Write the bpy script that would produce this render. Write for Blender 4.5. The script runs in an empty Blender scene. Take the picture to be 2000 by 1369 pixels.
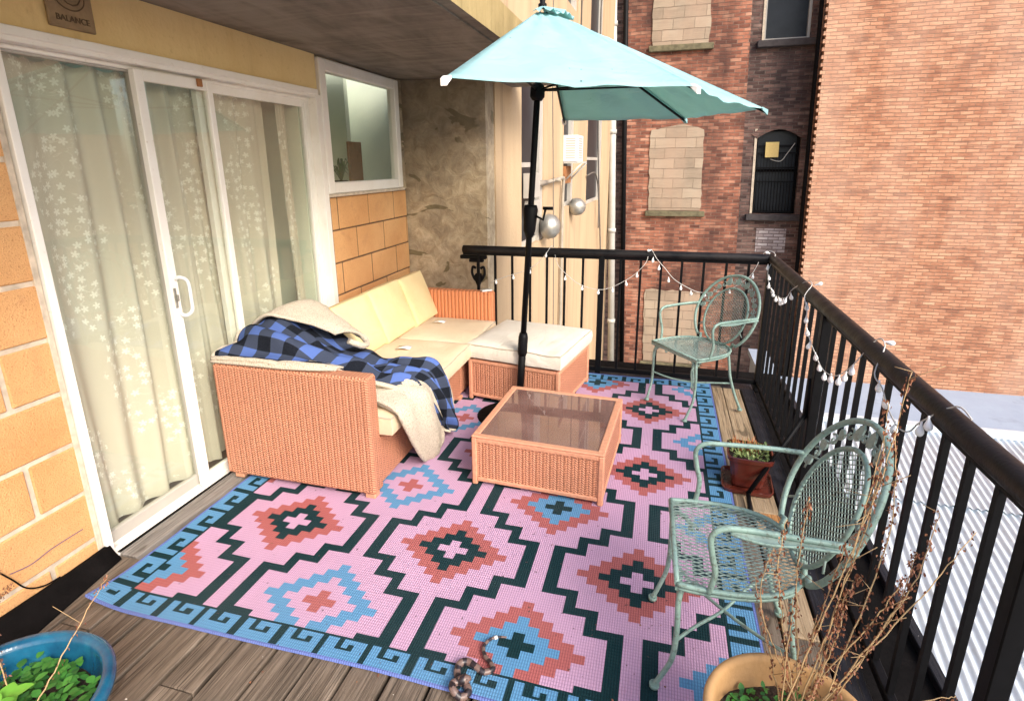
import bpy, math, random
from mathutils import noise as mn
from mathutils import Vector, Matrix, noise as mn
random.seed(7)
PI=math.pi
sc=bpy.context.scene
col=sc.collection
R=math.radians

# ---------------------------------------------------------------- node helper
class NX:
    """tiny expression wrapper around shader math nodes"""
    def __init__(s,m,sock): s.m=m; s.k=sock
    def _o(a,op,b=None,c=None):
        n=a.m.nodes.new('ShaderNodeMath'); n.operation=op
        for i,v in enumerate((a,b,c)):
            if v is None: continue
            if isinstance(v,NX): a.m.links.new(v.k,n.inputs[i])
            else: n.inputs[i].default_value=v
        return NX(a.m,n.outputs[0])
    def __add__(a,b): return a._o('ADD',b)
    def __sub__(a,b): return a._o('SUBTRACT',b)
    def __mul__(a,b): return a._o('MULTIPLY',b)
    def __truediv__(a,b): return a._o('DIVIDE',b)
    def f(a,op,b=None,c=None): return a._o(op,b,c)
class Mat:
    def __init__(s,name,rough=.6,metal=0,spec=.5):
        s.mat=bpy.data.materials.new(name); s.mat.use_nodes=True
        s.t=s.mat.node_tree; s.nodes=s.t.nodes; s.links=s.t.links
        s.b=s.nodes['Principled BSDF']; s.out=s.nodes['Material Output']
        s.b.inputs['Roughness'].default_value=rough; s.b.inputs['Metallic'].default_value=metal
        s.b.inputs['Specular IOR Level'].default_value=spec
        s.tc=s.nodes.new('ShaderNodeTexCoord'); s.uvx=None
    def new(s,t): return s.nodes.new(t)
    def obj(s): return s.tc.outputs['Object']
    def uv(s): return s.tc.outputs['UV']
    def U(s):
        if not s.uvx:
            x=s.new('ShaderNodeSeparateXYZ'); s.links.new(s.uv(),x.inputs[0]); s.uvx=x
        return NX(s,s.uvx.outputs[0]),NX(s,s.uvx.outputs[1])
    def map(s,vec,scale=(1,1,1),loc=(0,0,0),rot=(0,0,0)):
        n=s.new('ShaderNodeMapping'); n.inputs['Scale'].default_value=scale; n.inputs['Location'].default_value=loc; n.inputs['Rotation'].default_value=rot
        s.links.new(vec,n.inputs[0]); return n.outputs[0]
    def noise(s,vec,scale=5,detail=4,rough=.55,dist=0):
        n=s.new('ShaderNodeTexNoise'); n.inputs['Scale'].default_value=scale; n.inputs['Detail'].default_value=detail
        n.inputs['Roughness'].default_value=rough; n.inputs['Distortion'].default_value=dist
        s.links.new(vec,n.inputs['Vector']); return NX(s,n.outputs['Fac'])
    def ramp(s,fac,stops,interp='LINEAR'):
        n=s.new('ShaderNodeValToRGB'); n.color_ramp.interpolation=interp
        e=n.color_ramp.elements
        while len(e)<len(stops): e.new(.5)
        for i,(p,c) in enumerate(stops):
            e[i].position=p; e[i].color=(c[0],c[1],c[2],1) if not isinstance(c,(int,float)) else (c,c,c,1)
        s.links.new(fac.k if isinstance(fac,NX) else fac,n.inputs[0]); return n.outputs[0]
    def mix(s,fac,a,b,mode='MIX'):
        n=s.new('ShaderNodeMix'); n.data_type='RGBA'; n.blend_type=mode
        for i,v in ((0,fac),(6,a),(7,b)):
            if isinstance(v,NX): s.links.new(v.k,n.inputs[i])
            elif isinstance(v,(int,float)): n.inputs[i].default_value=v
            elif isinstance(v,tuple): n.inputs[i].default_value=(v[0],v[1],v[2],1)
            else: s.links.new(v,n.inputs[i])
        return n.outputs[2]
    def col(s,c):
        if isinstance(c,tuple): s.b.inputs['Base Color'].default_value=(c[0],c[1],c[2],1)
        else: s.links.new(c,s.b.inputs['Base Color'])
    def rough(s,x): s.links.new(x.k if isinstance(x,NX) else x,s.b.inputs['Roughness'])
    def bump(s,h,dist=.01,strength=1):
        n=s.new('ShaderNodeBump'); n.inputs['Distance'].default_value=dist; n.inputs['Strength'].default_value=strength
        s.links.new(h.k if isinstance(h,NX) else h,n.inputs['Height'])
        s.links.new(n.outputs[0],s.b.inputs['Normal']); return n

def simple(name,c,rough=.6,metal=0,var=.25,scale=30,bump=.0,spec=.5,c2=None):
    m=Mat(name,rough,metal,spec); n=m.noise(m.obj(),scale,5)
    lo=tuple(x*(1-var) for x in c) if c2 is None else c2
    m.col(m.ramp(n,[(.3,lo),(.7,c)]))
    if bump: m.bump(n,bump)
    return m.mat

def brick_mat(name,cols,mortar,bw=.2,rh=.067,ms=.008,stain=None,stain_amt=.5,seed=0,big=.6,bv=.42,streak=.35):
    m=Mat(name,.9,0,.2)
    # wobble rows a little
    wob=m.noise(m.uv(),3.1,2); wob2=m.noise(m.uv(),23,2)
    u,v=m.U(); v2=v+(wob-.5)*.03+(wob2-.5)*.012; u2=u+(wob2-.5)*.02
    cb=m.new('ShaderNodeCombineXYZ'); m.links.new(u2.k,cb.inputs[0]); m.links.new(v2.k,cb.inputs[1])
    b=m.new('ShaderNodeTexBrick'); m.links.new(cb.outputs[0],b.inputs['Vector'])
    b.inputs['Scale'].default_value=1; b.inputs['Brick Width'].default_value=bw; b.inputs['Row Height'].default_value=rh
    b.inputs['Mortar Size'].default_value=ms; b.inputs['Mortar Smooth'].default_value=.4; b.inputs['Bias'].default_value=0
    b.inputs['Color1'].default_value=(0,0,0,1); b.inputs['Color2'].default_value=(1,1,1,1); b.inputs['Mortar'].default_value=(.5,.5,.5,1)
    n=m.noise(m.uv(),2.2,6,.65); n2=m.noise(m.map(m.uv(),(4,60,1)),1,4,.6)
    bri=NX(m,b.outputs['Color'])
    mixv=bri*bv+n*.75+n2*.5-(.10+bv*.5)
    c=m.ramp(mixv,[(.15,cols[0]),(.42,cols[1]),(.62,cols[2]),(.9,cols[3])])
    n4=m.noise(m.uv(),40,3)
    mort=m.mix(n4,tuple(x*.55 for x in mortar),mortar)
    c=m.mix(NX(m,b.outputs['Fac'])*.85,c,mort)
    lv=((v2/rh)*PI).f('SINE').f('ABSOLUTE'); nb=m.noise(m.map(m.uv(),(3,14,1)),1.5,3); c=m.mix(NX(m,m.ramp(lv,[(.0,1),(.32,0)]))*(nb*1.5-.35).f('MAXIMUM',0),c,tuple(x*.8 for x in cols[0])); n5=m.noise(m.map(m.uv(),(.55,9,1)),1.6,5,.7,.5); c=m.mix(NX(m,m.ramp(n5,[(.55,0),(.68,1)]))*streak,c,tuple(x*.9 for x in cols[0]))
    if stain:
        n3=m.noise(m.map(m.uv(),(1,.35,1),(seed,0,0)),big,5,.6)
        f=m.ramp(n3,[(.45,0),(.62,1)])
        c=m.mix(NX(m,f)*stain_amt,c,stain)
    m.col(c)
    h=NX(m,b.outputs['Fac'])*-1+n4*.6
    m.bump(h,.012,.9)
    return m.mat

MT={}
MT['brick_sun']=brick_mat('salmon brick',((.10,.05,.04),(.32,.14,.08),(.46,.235,.14),(.57,.34,.215)),(.34,.20,.13),.21,.066,.008,(.60,.42,.31),.4,3,.45,bv=.26,streak=.65)
MT['brick_red']=brick_mat('old red brick',((.055,.028,.022),(.18,.070,.047),(.33,.135,.085),(.47,.27,.185)),(.32,.22,.17),.21,.068,.008,(.055,.03,.026),.75,1,.9)
MT['brick_dark']=brick_mat('dark brick',((.035,.025,.022),(.10,.058,.05),(.19,.11,.09),(.31,.21,.17)),(.24,.19,.16),.21,.068,.009,(.025,.02,.022),.6,5,.7)  # darker brick tones for the set-back walls
MT['brick_cream']=brick_mat('painted block infill',((.21,.165,.125),(.27,.215,.16),(.32,.26,.195),(.38,.31,.235)),(.24,.19,.14),.42,.21,.006,(.36,.25,.18),.5,2,1.3)

def block_mat():
    m=Mat('orange split block',.85,0,.3)
    n=m.noise(m.obj(),2.3,4); f=m.noise(m.obj(),160,3,.7); s=m.noise(m.obj(),55,2)
    c=m.ramp(n,[(.3,(.62,.31,.12)),(.7,(.76,.43,.19))])
    c=m.mix(NX(m,m.ramp(f,[(.58,0),(.68,1)]))*.7,c,(.36,.13,.04))
    c=m.mix(NX(m,m.ramp(s,[(.66,0),(.74,1)]))*.3,c,(.86,.55,.30))
    gr=m.noise(m.obj(),5.5,6,.7,.6); c=m.mix(NX(m,m.ramp(gr,[(.54,0),(.72,1)]))*.35,c,(.42,.20,.09)); m.col(c); m.bump(f+gr*.8,.006); return m.mat
MT['block']=block_mat()
MT['mortar']=simple('pale mortar',(.66,.55,.42),.9,0,.35,25,.004)
MT['mortar_dark']=simple('dark mortar',(.15,.085,.04),.9,0,.3,25,.003)
def plaster(name,c,c2,dark,amt=.4,sc=(1.5,1.5,.4),bump=.004):
    m=Mat(name,.85,0,.25)
    n=m.noise(m.map(m.obj(),sc),1.4,6,.65); f=m.noise(m.obj(),35,4)
    cc=m.ramp(n,[(.3,c2),(.65,c)])
    n2=m.noise(m.map(m.obj(),(sc[0]*3,sc[1]*3,sc[2]*.8)),1.1,6,.7)
    cc=m.mix(NX(m,m.ramp(n2,[(.56,0),(.72,1)]))*amt,cc,dark)
    cc=m.mix(NX(m,m.ramp(f,[(.62,0),(.72,1)]))*.18,cc,dark)
    m.col(cc); m.bump(f,bump); return m.mat
MT['plaster']=plaster('yellow painted plaster',(.82,.62,.31),(.74,.53,.24),(.40,.24,.09),.25)
MT['facade']=plaster('cream stucco',(.50,.37,.23),(.40,.28,.17),(.19,.14,.10),.6,(1.2,1.2,.22))
def soffit_mat():
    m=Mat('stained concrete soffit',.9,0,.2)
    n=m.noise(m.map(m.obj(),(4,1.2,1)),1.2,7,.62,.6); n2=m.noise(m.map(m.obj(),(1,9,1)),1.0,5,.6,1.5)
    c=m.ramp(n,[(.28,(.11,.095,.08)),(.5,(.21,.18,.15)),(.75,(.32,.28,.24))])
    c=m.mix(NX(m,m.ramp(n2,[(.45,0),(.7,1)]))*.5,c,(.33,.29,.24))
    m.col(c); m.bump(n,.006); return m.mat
MT['soffit']=soffit_mat()
MT['soffit_edge']=plaster('weathered slab edge',(.40,.30,.14),(.24,.18,.08),(.10,.08,.03),.7,(2,3,1))
def concrete_mat():
    m=Mat('mottled concrete',.92,0,.2)
    n=m.noise(m.obj(),2.6,8,.68,.4); n2=m.noise(m.obj(),9,6,.7,.8); n3=m.noise(m.map(m.obj(),(1.6,1,2.6)),1.5,3,.5,1)
    z=m.new('ShaderNodeSeparateXYZ'); m.links.new(m.obj(),z.inputs[0])
    c=m.ramp(n2,[(.25,(.30,.22,.13)),(.45,(.47,.37,.24)),(.6,(.60,.49,.33)),(.8,(.72,.62,.45))])
    d=m.ramp(n,[(.42,0),(.66,1)])
    c=m.mix(NX(m,d)*.45,c,(.17,.14,.11))
    c=m.mix(NX(m,m.ramp(n3,[(.60,0),(.615,1)]))*.75,c,(.13,.105,.045))
    # uneven darker tone towards the top of this wall
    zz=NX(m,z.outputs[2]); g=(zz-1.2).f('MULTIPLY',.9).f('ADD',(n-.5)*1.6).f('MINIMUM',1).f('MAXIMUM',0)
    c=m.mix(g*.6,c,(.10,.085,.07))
    m.col(c); m.bump(n2,.012); return m.mat
MT['concrete']=concrete_mat()

def deck_mat(name,a,b,cdark,red=None):
    m=Mat(name,.75,0,.3)
    isl=m.new('ShaderNodeNewGeometry'); rnd=NX(m,isl.outputs['Random Per Island'])
    cb=m.new('ShaderNodeCombineXYZ'); m.links.new((rnd*13).k,cb.inputs[2])
    va=m.new('ShaderNodeVectorMath'); m.links.new(m.obj(),va.inputs[0]); m.links.new(cb.outputs[0],va.inputs[1])
    vec=va.outputs[0]
    g=m.noise(m.map(vec,(38,1.6,1)),1.5,6,.65,.8); w=m.noise(m.map(vec,(150,3,1)),1.2,3,.6); bl=m.noise(m.map(vec,(5,1.6,1)),1.4,5,.6)
    c=m.ramp(g,[(.25,cdark),(.45,a),(.7,b)])
    c=m.mix(NX(m,m.ramp(bl,[(.42,0),(.65,1)]))*.6,c,tuple(x*.55 for x in a))
    c=m.mix(rnd*.5,c,tuple(x*1.3 for x in a))
    c=m.mix(NX(m,m.ramp(w,[(.33,1),(.46,0)]))*.75,c,(.02,.015,.01)); kn=m.noise(m.map(vec,(9,3,1)),1.2,2,.4,1.5); c=m.mix(NX(m,m.ramp(kn,[(.66,0),(.72,1)]))*.6,c,(.04,.025,.015))
    sp=m.noise(vec,55,2); c=m.mix(NX(m,m.ramp(sp,[(.76,0),(.78,1)])),c,(.7,.66,.58))
    m.col(c); m.bump(g+w*.5,.006); m.rough(m.ramp(bl,[(.3,.5),(.7,.85)])); return m.mat
MT['deck']=deck_mat('weathered deck boards',(.125,.095,.07),(.29,.23,.175),(.018,.012,.008))
MT['deck_light']=deck_mat('newer deck boards',(.33,.235,.14),(.47,.36,.24),(.15,.09,.05))
MT['deck_orange']=deck_mat('orange deck board',(.42,.20,.07),(.52,.27,.11),(.2,.09,.03))
MT['plank_dark']=deck_mat('black tarred plank',(.010,.010,.014),(.024,.024,.034),(.005,.005,.007))
MT['thresh']=deck_mat('grey threshold plank',(.20,.18,.16),(.34,.31,.28),(.07,.06,.05))
MT['tar']=simple('black roofing membrane',(.006,.005,.005),.9,0,.5,14,.01,.1)
MT['black_metal']=simple('black painted steel',(.004,.004,.005),.55,0,.5,18,.001,.15)
def rail_mat():
    m=Mat('worn black rail',.42,0,.22); n=m.noise(m.obj(),7,6,.7); f=m.noise(m.obj(),70,3)
    c=m.ramp(n,[(.35,(.005,.005,.006)),(.7,(.020,.016,.016))]); m.col(c); m.bump(f,.001)
    m.rough(m.ramp(n,[(.3,.3),(.7,.65)])); return m.mat
MT['rail']=rail_mat()
def white_frame():
    m=Mat('cream white aluminium',.4,0,.5); n=m.noise(m.obj(),6,5); f=m.noise(m.map(m.obj(),(3,3,3)),14,4,.7)
    c=m.ramp(n,[(.3,(.80,.76,.68)),(.7,(.86,.83,.77))])
    c=m.mix(NX(m,m.ramp(f,[(.62,0),(.78,1)]))*.5,c,(.40,.28,.15)); m.col(c); return m.mat
MT['frame']=white_frame()
MT['frame_grey']=simple('shaded grey aluminium',(.46,.43,.38),.45,0,.15,6)  # inner door panel's shade put into the grey; plain grey fittings share it
MT['white']=simple('white plastic',(.74,.74,.72),.35,0,.06,9)
def glass(name,tint=(1,1,1),rough=0,spec=1.52,dirt_reflection=.06,gl=(1,1,1),dc=(.6,.58,.52)):
    mat=bpy.data.materials.new(name); mat.use_nodes=True; t=mat.node_tree; N=t.nodes; N.clear()
    o=N.new('ShaderNodeOutputMaterial'); tr=N.new('ShaderNodeBsdfTransparent'); tr.inputs[0].default_value=(*tint,1)
    g=N.new('ShaderNodeBsdfGlossy'); g.inputs['Roughness'].default_value=rough; g.inputs[0].default_value=(*gl,1)
    d=N.new('ShaderNodeBsdfDiffuse'); d.inputs[0].default_value=(*dc,1)
    f=N.new('ShaderNodeFresnel'); f.inputs[0].default_value=spec
    # two surfaces of a pane reflect: about twice one surface
    mu=N.new('ShaderNodeMath'); mu.operation='MULTIPLY'; mu.inputs[1].default_value=1.5; mu.use_clamp=True
    m1=N.new('ShaderNodeMixShader'); m2=N.new('ShaderNodeMixShader')
    tx=N.new('ShaderNodeTexNoise'); tx.inputs['Scale'].default_value=3; tx.inputs['Detail'].default_value=6
    mm=N.new('ShaderNodeMath'); mm.operation='MULTIPLY'; mm.inputs[1].default_value=dirt_reflection
    L=t.links; L.new(tx.outputs[0],mm.inputs[0]); L.new(f.outputs[0],mu.inputs[0]); ge=N.new('ShaderNodeNewGeometry'); fr=N.new('ShaderNodeMath'); fr.operation='SUBTRACT'; fr.inputs[0].default_value=1; L.new(ge.outputs['Backfacing'],fr.inputs[1]); m0=N.new('ShaderNodeMath'); m0.operation='MULTIPLY'; L.new(mu.outputs[0],m0.inputs[0]); L.new(fr.outputs[0],m0.inputs[1]); L.new(m0.outputs[0],m1.inputs[0])
    L.new(tr.outputs[0],m1.inputs[1]); L.new(g.outputs[0],m1.inputs[2])
    L.new(mm.outputs[0],m2.inputs[0]); L.new(m1.outputs[0],m2.inputs[1]); L.new(d.outputs[0],m2.inputs[2]); L.new(m2.outputs[0],o.inputs[0])
    return mat
MT['glass']=glass('window glass',(.95,.97,.94),0,1.5,.05)
MT['glass_table']=glass('smoked glass with painted reflection',(.66,.54,.50),.02,1.6,.55,dc=(.44,.28,.24))  # brown diffuse layer paints the reflected brick into the glass colour
MT['glass_dark']=simple('dark far window',(.02,.024,.03),.35,0,.4,4,0,.25)
def wicker(name,base,dark,uc=.0175,vh=.0125,ribs=False):
    m=Mat(name,.5,0,.35); u,v=m.U()
    if ribs:
        a=((u/.030)*PI).f('SINE').f('ABSOLUTE'); b=((v/.010+(u/.030).f('FLOOR')*.5)*PI).f('SINE').f('ABSOLUTE')
        h=a.f('POWER',.6)*(b*.35+.65)
    else:
        ci=(u/uc).f('FLOOR'); par=ci.f('MODULO',2).f('ABSOLUTE')*2-1
        fl=(u/uc).f('FRACT')-.5
        wb=m.noise(m.uv(),9,2)
        vv=v+par*fl*vh*.85+(wb-.5)*.006
        b=((vv/vh)*PI).f('SINE').f('ABSOLUTE').f('POWER',.55)
        a=((fl*fl)*-2.3+1).f('MAXIMUM',0)
        h=a*b
    n=m.noise(m.obj(),7,5); n2=m.noise(m.map(m.obj(),(40,40,90)),1,3)
    mid=tuple(x*.60+y*.40 for x,y in zip(base,dark))
    c=m.ramp(h,[(.12,dark),(.42,mid),(.72,base)])
    c=m.mix(n2*.4,c,tuple(min(1,x*1.22) for x in base)); c=m.mix(NX(m,m.ramp(n,[(.4,0),(.7,1)]))*.25,c,mid)
    m.col(c); m.bump(h,.007,1); return m.mat
MT['wicker']=wicker('terracotta wicker',(.62,.27,.155),(.12,.032,.016))
MT['wicker_fine']=wicker('terracotta wicker ribbed',(.72,.27,.12),(.24,.06,.025),ribs=True)
MT['wicker_edge']=simple('wrapped wicker edge',(.64,.30,.18),.55,0,.25,60,.002)
def cushion_mat(name,a,b):
    m=Mat(name,.85,0,.2); n=m.noise(m.obj(),3.2,5); f=m.noise(m.obj(),420,2); w=m.noise(m.map(m.obj(),(6,3,5)),1.3,4,.6,.8)
    c=m.ramp(n,[(.3,b),(.7,a)]); m.col(c); m.bump(f*.12+w,.018,.6); return m.mat
MT['cush']=cushion_mat('cream cushion fabric',(.76,.60,.33),(.68,.51,.26))
MT['cush_seat']=cushion_mat('beige cushion fabric',(.72,.58,.41),(.62,.48,.32))
MT['cush_pale']=cushion_mat('pale cushion fabric',(.70,.65,.57),(.62,.56,.47))
MT['piping']=simple('cushion piping',(.50,.42,.32),.8)
def plaid():
    m=Mat('blue black plaid fleece',.95,0,.1); u,v=m.U()
    def band(x,p): return (x/p).f('FRACT').f('GREATER_THAN',.5)
    bu=band(u,.165); bv=band(v,.165); s=bu+bv
    c=m.ramp(s*.5,[(0,(.002,.003,.006)),(.34,(.035,.045,.075)),(.8,(.075,.13,.36))],'CONSTANT')
    n=m.noise(m.obj(),160,3); c=m.mix(n*.12,c,(.12,.14,.18))
    m.col(c); m.bump(n,.003); return m.mat
MT['plaid']=plaid()
def sherpa():
    m=Mat('cream sherpa fleece',1,0,.1); v=m.new('ShaderNodeTexVoronoi'); v.inputs['Scale'].default_value=150; m.links.new(m.obj(),v.inputs['Vector'])
    n=m.noise(m.obj(),14,4); d=NX(m,v.outputs['Distance'])
    c=m.ramp(d,[(.1,(.68,.60,.48)),(.9,(.42,.35,.26))]); c=m.mix(n*.25,c,(.72,.65,.54)); m.col(c); m.bump(d*-1+n,.007,.9); return m.mat
MT['sherpa']=sherpa()
def curtain():
    m=Mat('sheer lace curtain',.9,0,.1); u,v=m.U()
    sep=m.new('ShaderNodeCombineXYZ'); m.links.new(u.k,sep.inputs[0]); m.links.new(v.k,sep.inputs[1])
    vo=m.new('ShaderNodeTexVoronoi'); vo.inputs['Scale'].default_value=22; vo.inputs['Randomness'].default_value=.75
    vo.voronoi_dimensions='2D'; m.links.new(sep.outputs[0],vo.inputs['Vector'])
    pos=m.new('ShaderNodeVectorMath'); pos.operation='SUBTRACT'; m.links.new(sep.outputs[0],pos.inputs[0]); m.links.new(vo.outputs['Position'],pos.inputs[1])
    px=m.new('ShaderNodeSeparateXYZ'); m.links.new(pos.outputs[0],px.inputs[0])
    ang=NX(m,px.outputs[1]).f('ARCTAN2',NX(m,px.outputs[0]))
    rc=m.new('ShaderNodeSeparateColor'); m.links.new(vo.outputs['Color'],rc.inputs[0])
    r=NX(m,vo.outputs['Distance'])
    pet=((ang*2.5+NX(m,rc.outputs[0])*6).f('COSINE').f('ABSOLUTE'))*.0115+.0045
    dist=(NX(m,px.outputs[0])*NX(m,px.outputs[0])+NX(m,px.outputs[1])*NX(m,px.outputs[1])).f('SQRT')
    inside=dist.f('LESS_THAN',pet)
    cl=m.noise(m.map(sep.outputs[0],(1.6,.9,1)),2.4,2); clf=NX(m,m.ramp(cl,[(.47,0),(.5,1)]))
    keep=(NX(m,rc.outputs[1])+clf*.6).f('GREATER_THAN',.85)
    fl=inside*keep*clf
    vine=m.noise(m.map(sep.outputs[0],(1,1,1)),9,2,.5,1.5); vn=((vine-.5).f('ABSOLUTE').f('LESS_THAN',.008))*clf*.5
    fl=fl.f('MAXIMUM',vn)
    n=m.noise(m.map(m.uv(),(1,40,1)),9,2)
    c=m.mix(n*.25,(.74,.68,.57),(.84,.79,.68)); c=m.mix(fl*.75,c,(.96,.94,.88))
    m.col(c)
    tl=m.new('ShaderNodeBsdfTranslucent'); tl.inputs[0].default_value=(.6,.55,.42,1)
    tr=m.new('ShaderNodeBsdfTransparent')
    mx=m.new('ShaderNodeMixShader'); mx.inputs[0].default_value=.12; m.links.new(m.b.outputs[0],mx.inputs[1]); m.links.new(tl.outputs[0],mx.inputs[2])
    m2=m.new('ShaderNodeMixShader'); fa=(fl*-.10+.11); m.links.new(fa.k,m2.inputs[0]); m.links.new(mx.outputs[0],m2.inputs[1]); m.links.new(tr.outputs[0],m2.inputs[2])
    m.links.new(m2.outputs[0],m.out.inputs[0]); return m.mat
MT['curtain']=curtain()
def canopy():
    m=Mat('aqua canopy fabric',.8,0,.2); n=m.noise(m.obj(),4,5); f=m.noise(m.obj(),60,3); sp=m.noise(m.obj(),26,1)
    c=m.ramp(n,[(.3,(.33,.55,.58)),(.7,(.40,.62,.66))])
    c=m.mix(NX(m,m.ramp(sp,[(.785,0),(.80,1)])),c,(.03,.04,.04))
    wv=m.noise(m.map(m.obj(),(1,1,2.5)),6,4,.5,1.2); m.col(c); m.bump(wv+f*.05,.02,.6)
    tl=m.new('ShaderNodeBsdfTranslucent'); tl.inputs[0].default_value=(.42,.74,.64,1)
    mx=m.new('ShaderNodeMixShader'); mx.inputs[0].default_value=.34; m.links.new(m.b.outputs[0],mx.inputs[1]); m.links.new(tl.outputs[0],mx.inputs[2])
    m.links.new(mx.outputs[0],m.out.inputs[0]); return m.mat
MT['canopy']=canopy()
def verdigris(name,a,b,rust):
    m=Mat(name,.5,.1,.5); n=m.noise(m.obj(),9,6,.7); f=m.noise(m.obj(),60,5,.7)
    c=m.ramp(n,[(.3,b),(.65,a)]); c=m.mix(NX(m,m.ramp(f,[(.52,0),(.66,1)]))*.7,c,rust); m.col(c); m.bump(f,.001); return m.mat
MT['iron']=verdigris('pale green painted iron',(.29,.42,.36),(.18,.28,.24),(.10,.10,.075))
MT['iron_old']=verdigris('worn green iron',(.32,.42,.37),(.20,.27,.23),(.14,.11,.08))
def rugm(name,c,v=.12):
    m=Mat(name,.85,0,.08); u,w=m.U()
    a=((u/.0088)*PI).f('SINE').f('ABSOLUTE'); b=((w/.0125)*PI).f('SINE').f('ABSOLUTE').f('POWER',.5)
    n=m.noise(m.obj(),3,5); g=m.noise(m.obj(),90,3)
    h=a*b
    cc=m.mix(NX(m,m.ramp(h,[(.05,1),(.6,0)]))*.6,c,tuple(x*.45 for x in c))
    fd=m.noise(m.map(m.obj(),(1,1,1),(3,1,0)),1.3,6,.65); cc=m.mix(NX(m,m.ramp(fd,[(.42,0),(.7,1)]))*.22,cc,tuple(x*.6+.10 for x in c)); cc=m.mix(n*v*2,cc,tuple(x*.7+.03 for x in c)); sp=m.noise(m.obj(),48,2); cc=m.mix(NX(m,m.ramp(sp,[(.72,0),(.74,1)]))*.8,cc,(.08,.05,.05))
    m.col(cc); m.bump(h,.0025,.8); return m.mat
RUG=[rugm('rug pink',(.56,.345,.50)),rugm('rug dark teal',(.005,.030,.036)),rugm('rug coral',(.41,.12,.115)),rugm('rug blue',(.11,.29,.50)),rugm('rug lilac edge',(.13,.18,.46))]
MT['terracotta']=plaster('glazed tan ceramic',(.52,.31,.145),(.42,.24,.10),(.24,.13,.05),.5,(3,3,3),.002)
MT['blue_glaze']=None
def glaze():
    m=Mat('blue glazed ceramic',.18,0,.6); n=m.noise(m.obj(),8,6,.7); g=m.noise(m.map(m.obj(),(14,14,3)),2,4)
    c=m.ramp(n,[(.3,(.006,.045,.10)),(.55,(.010,.10,.18)),(.75,(.05,.22,.28))]); c=m.mix(NX(m,m.ramp(g,[(.55,0),(.7,1)]))*.4,c,(.01,.05,.14)); m.col(c); m.bump(g,.002); return m.mat
MT['blue_glaze']=glaze()
MT['brown_glaze']=simple('brown glazed pot',(.115,.022,.014),.2,0,.5,6,0,.6)
MT['soil']=simple('potting soil',(.05,.032,.02),.95,0,.6,60,.02)
def leafm(name,a,b):
    m=Mat(name,.45,0,.4); i=m.new('ShaderNodeNewGeometry'); r=NX(m,i.outputs['Random Per Island'])
    m.col(m.ramp(r,[(0,a),(1,b)])); return m.mat
MT['leaf']=leafm('bright green leaf',(.05,.20,.02),(.16,.42,.05))
MT['leaf_dark']=leafm('dark green leaf',(.02,.09,.015),(.05,.19,.03))
MT['dry']=leafm('dried russet leaf',(.13,.04,.022),(.33,.14,.07))
MT['stem']=leafm('dry straw stem',(.30,.19,.09),(.50,.34,.17))
MT['corr']=None
def corrm():
    m=Mat('galvanised white sheet',.35,.15,.5); n=m.noise(m.map(m.obj(),(1,.3,1)),1.2,6,.6); f=m.noise(m.obj(),6,5)
    c=m.ramp(n,[(.3,(.48,.56,.64)),(.7,(.58,.66,.72))]); c=m.mix(NX(m,m.ramp(f,[(.55,0),(.75,1)]))*.45,c,(.33,.35,.36)); st=m.noise(m.map(m.obj(),(9,.25,1)),1.1,6,.7); c=m.mix(NX(m,m.ramp(st,[(.52,0),(.7,1)]))*.4,c,(.34,.33,.31)); m.col(c); return m.mat
MT['corr']=corrm()
MT['flatroof']=plaster('blue grey coated roof',(.30,.36,.45),(.26,.31,.40),(.16,.18,.21),.4,(.7,.7,1))
MT['ground']=simple('yard concrete',(.22,.21,.2),.9,0,.4,2,.01)
MT['pipe']=simple('white drain pipe',(.50,.49,.45),.4,0,.2,5)
MT['conduit']=simple('grey painted conduit',(.38,.33,.26),.6,0,.3,8)
MT['foil']=simple('silver vent hood',(.45,.43,.38),.4,.7,.3,12,.01)
MT['rust']=simple('rusty steel',(.40,.17,.06),.8,0,.5,12,.003)
MT['wire']=simple('grey cable',(.16,.14,.12),.6)
MT['silver_wire']=simple('clear light cable',(.62,.60,.56),.4)
MT['bulb']=simple('frosted bulb',(.92,.92,.92),.25,0,.05,4)
MT['gold']=simple('yellow paper',(.75,.55,.20),.8,0,.1)
MT['paper']=simple('white paper tag',(.85,.82,.76),.8,0,.1)
MT['wood_board']=simple('brown wood board',(.34,.15,.06),.6,0,.3,18)
MT['room']=simple('pale green room wall',(.80,.84,.70),.9,0,.06,3)
MT['room_floor']=simple('room floor',(.25,.18,.12),.6)
MT['plaque']=simple('stone plaque',(.36,.25,.14),.85,0,.35,22,.004)
MT['plaque_dark']=simple('plaque relief',(.14,.09,.05),.85,0,.3,22)
MT['snakeskin']=None
def snakem():
    m=Mat('banded rubber',.4,0,.5); u,v=m.U(); n=m.noise(m.obj(),60,3)
    s=((u/.034)+(n-.5)*.5).f('FRACT').f('GREATER_THAN',.52)
    c=m.mix(s,(.17,.11,.09),(.008,.007,.010)); c=m.mix(n*.3,c,(.1,.06,.06)); m.col(c); return m.mat
MT['snakeskin']=snakem()
MT['pencil']=simple('violet crayon',(.10,.08,.24),.7)

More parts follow.
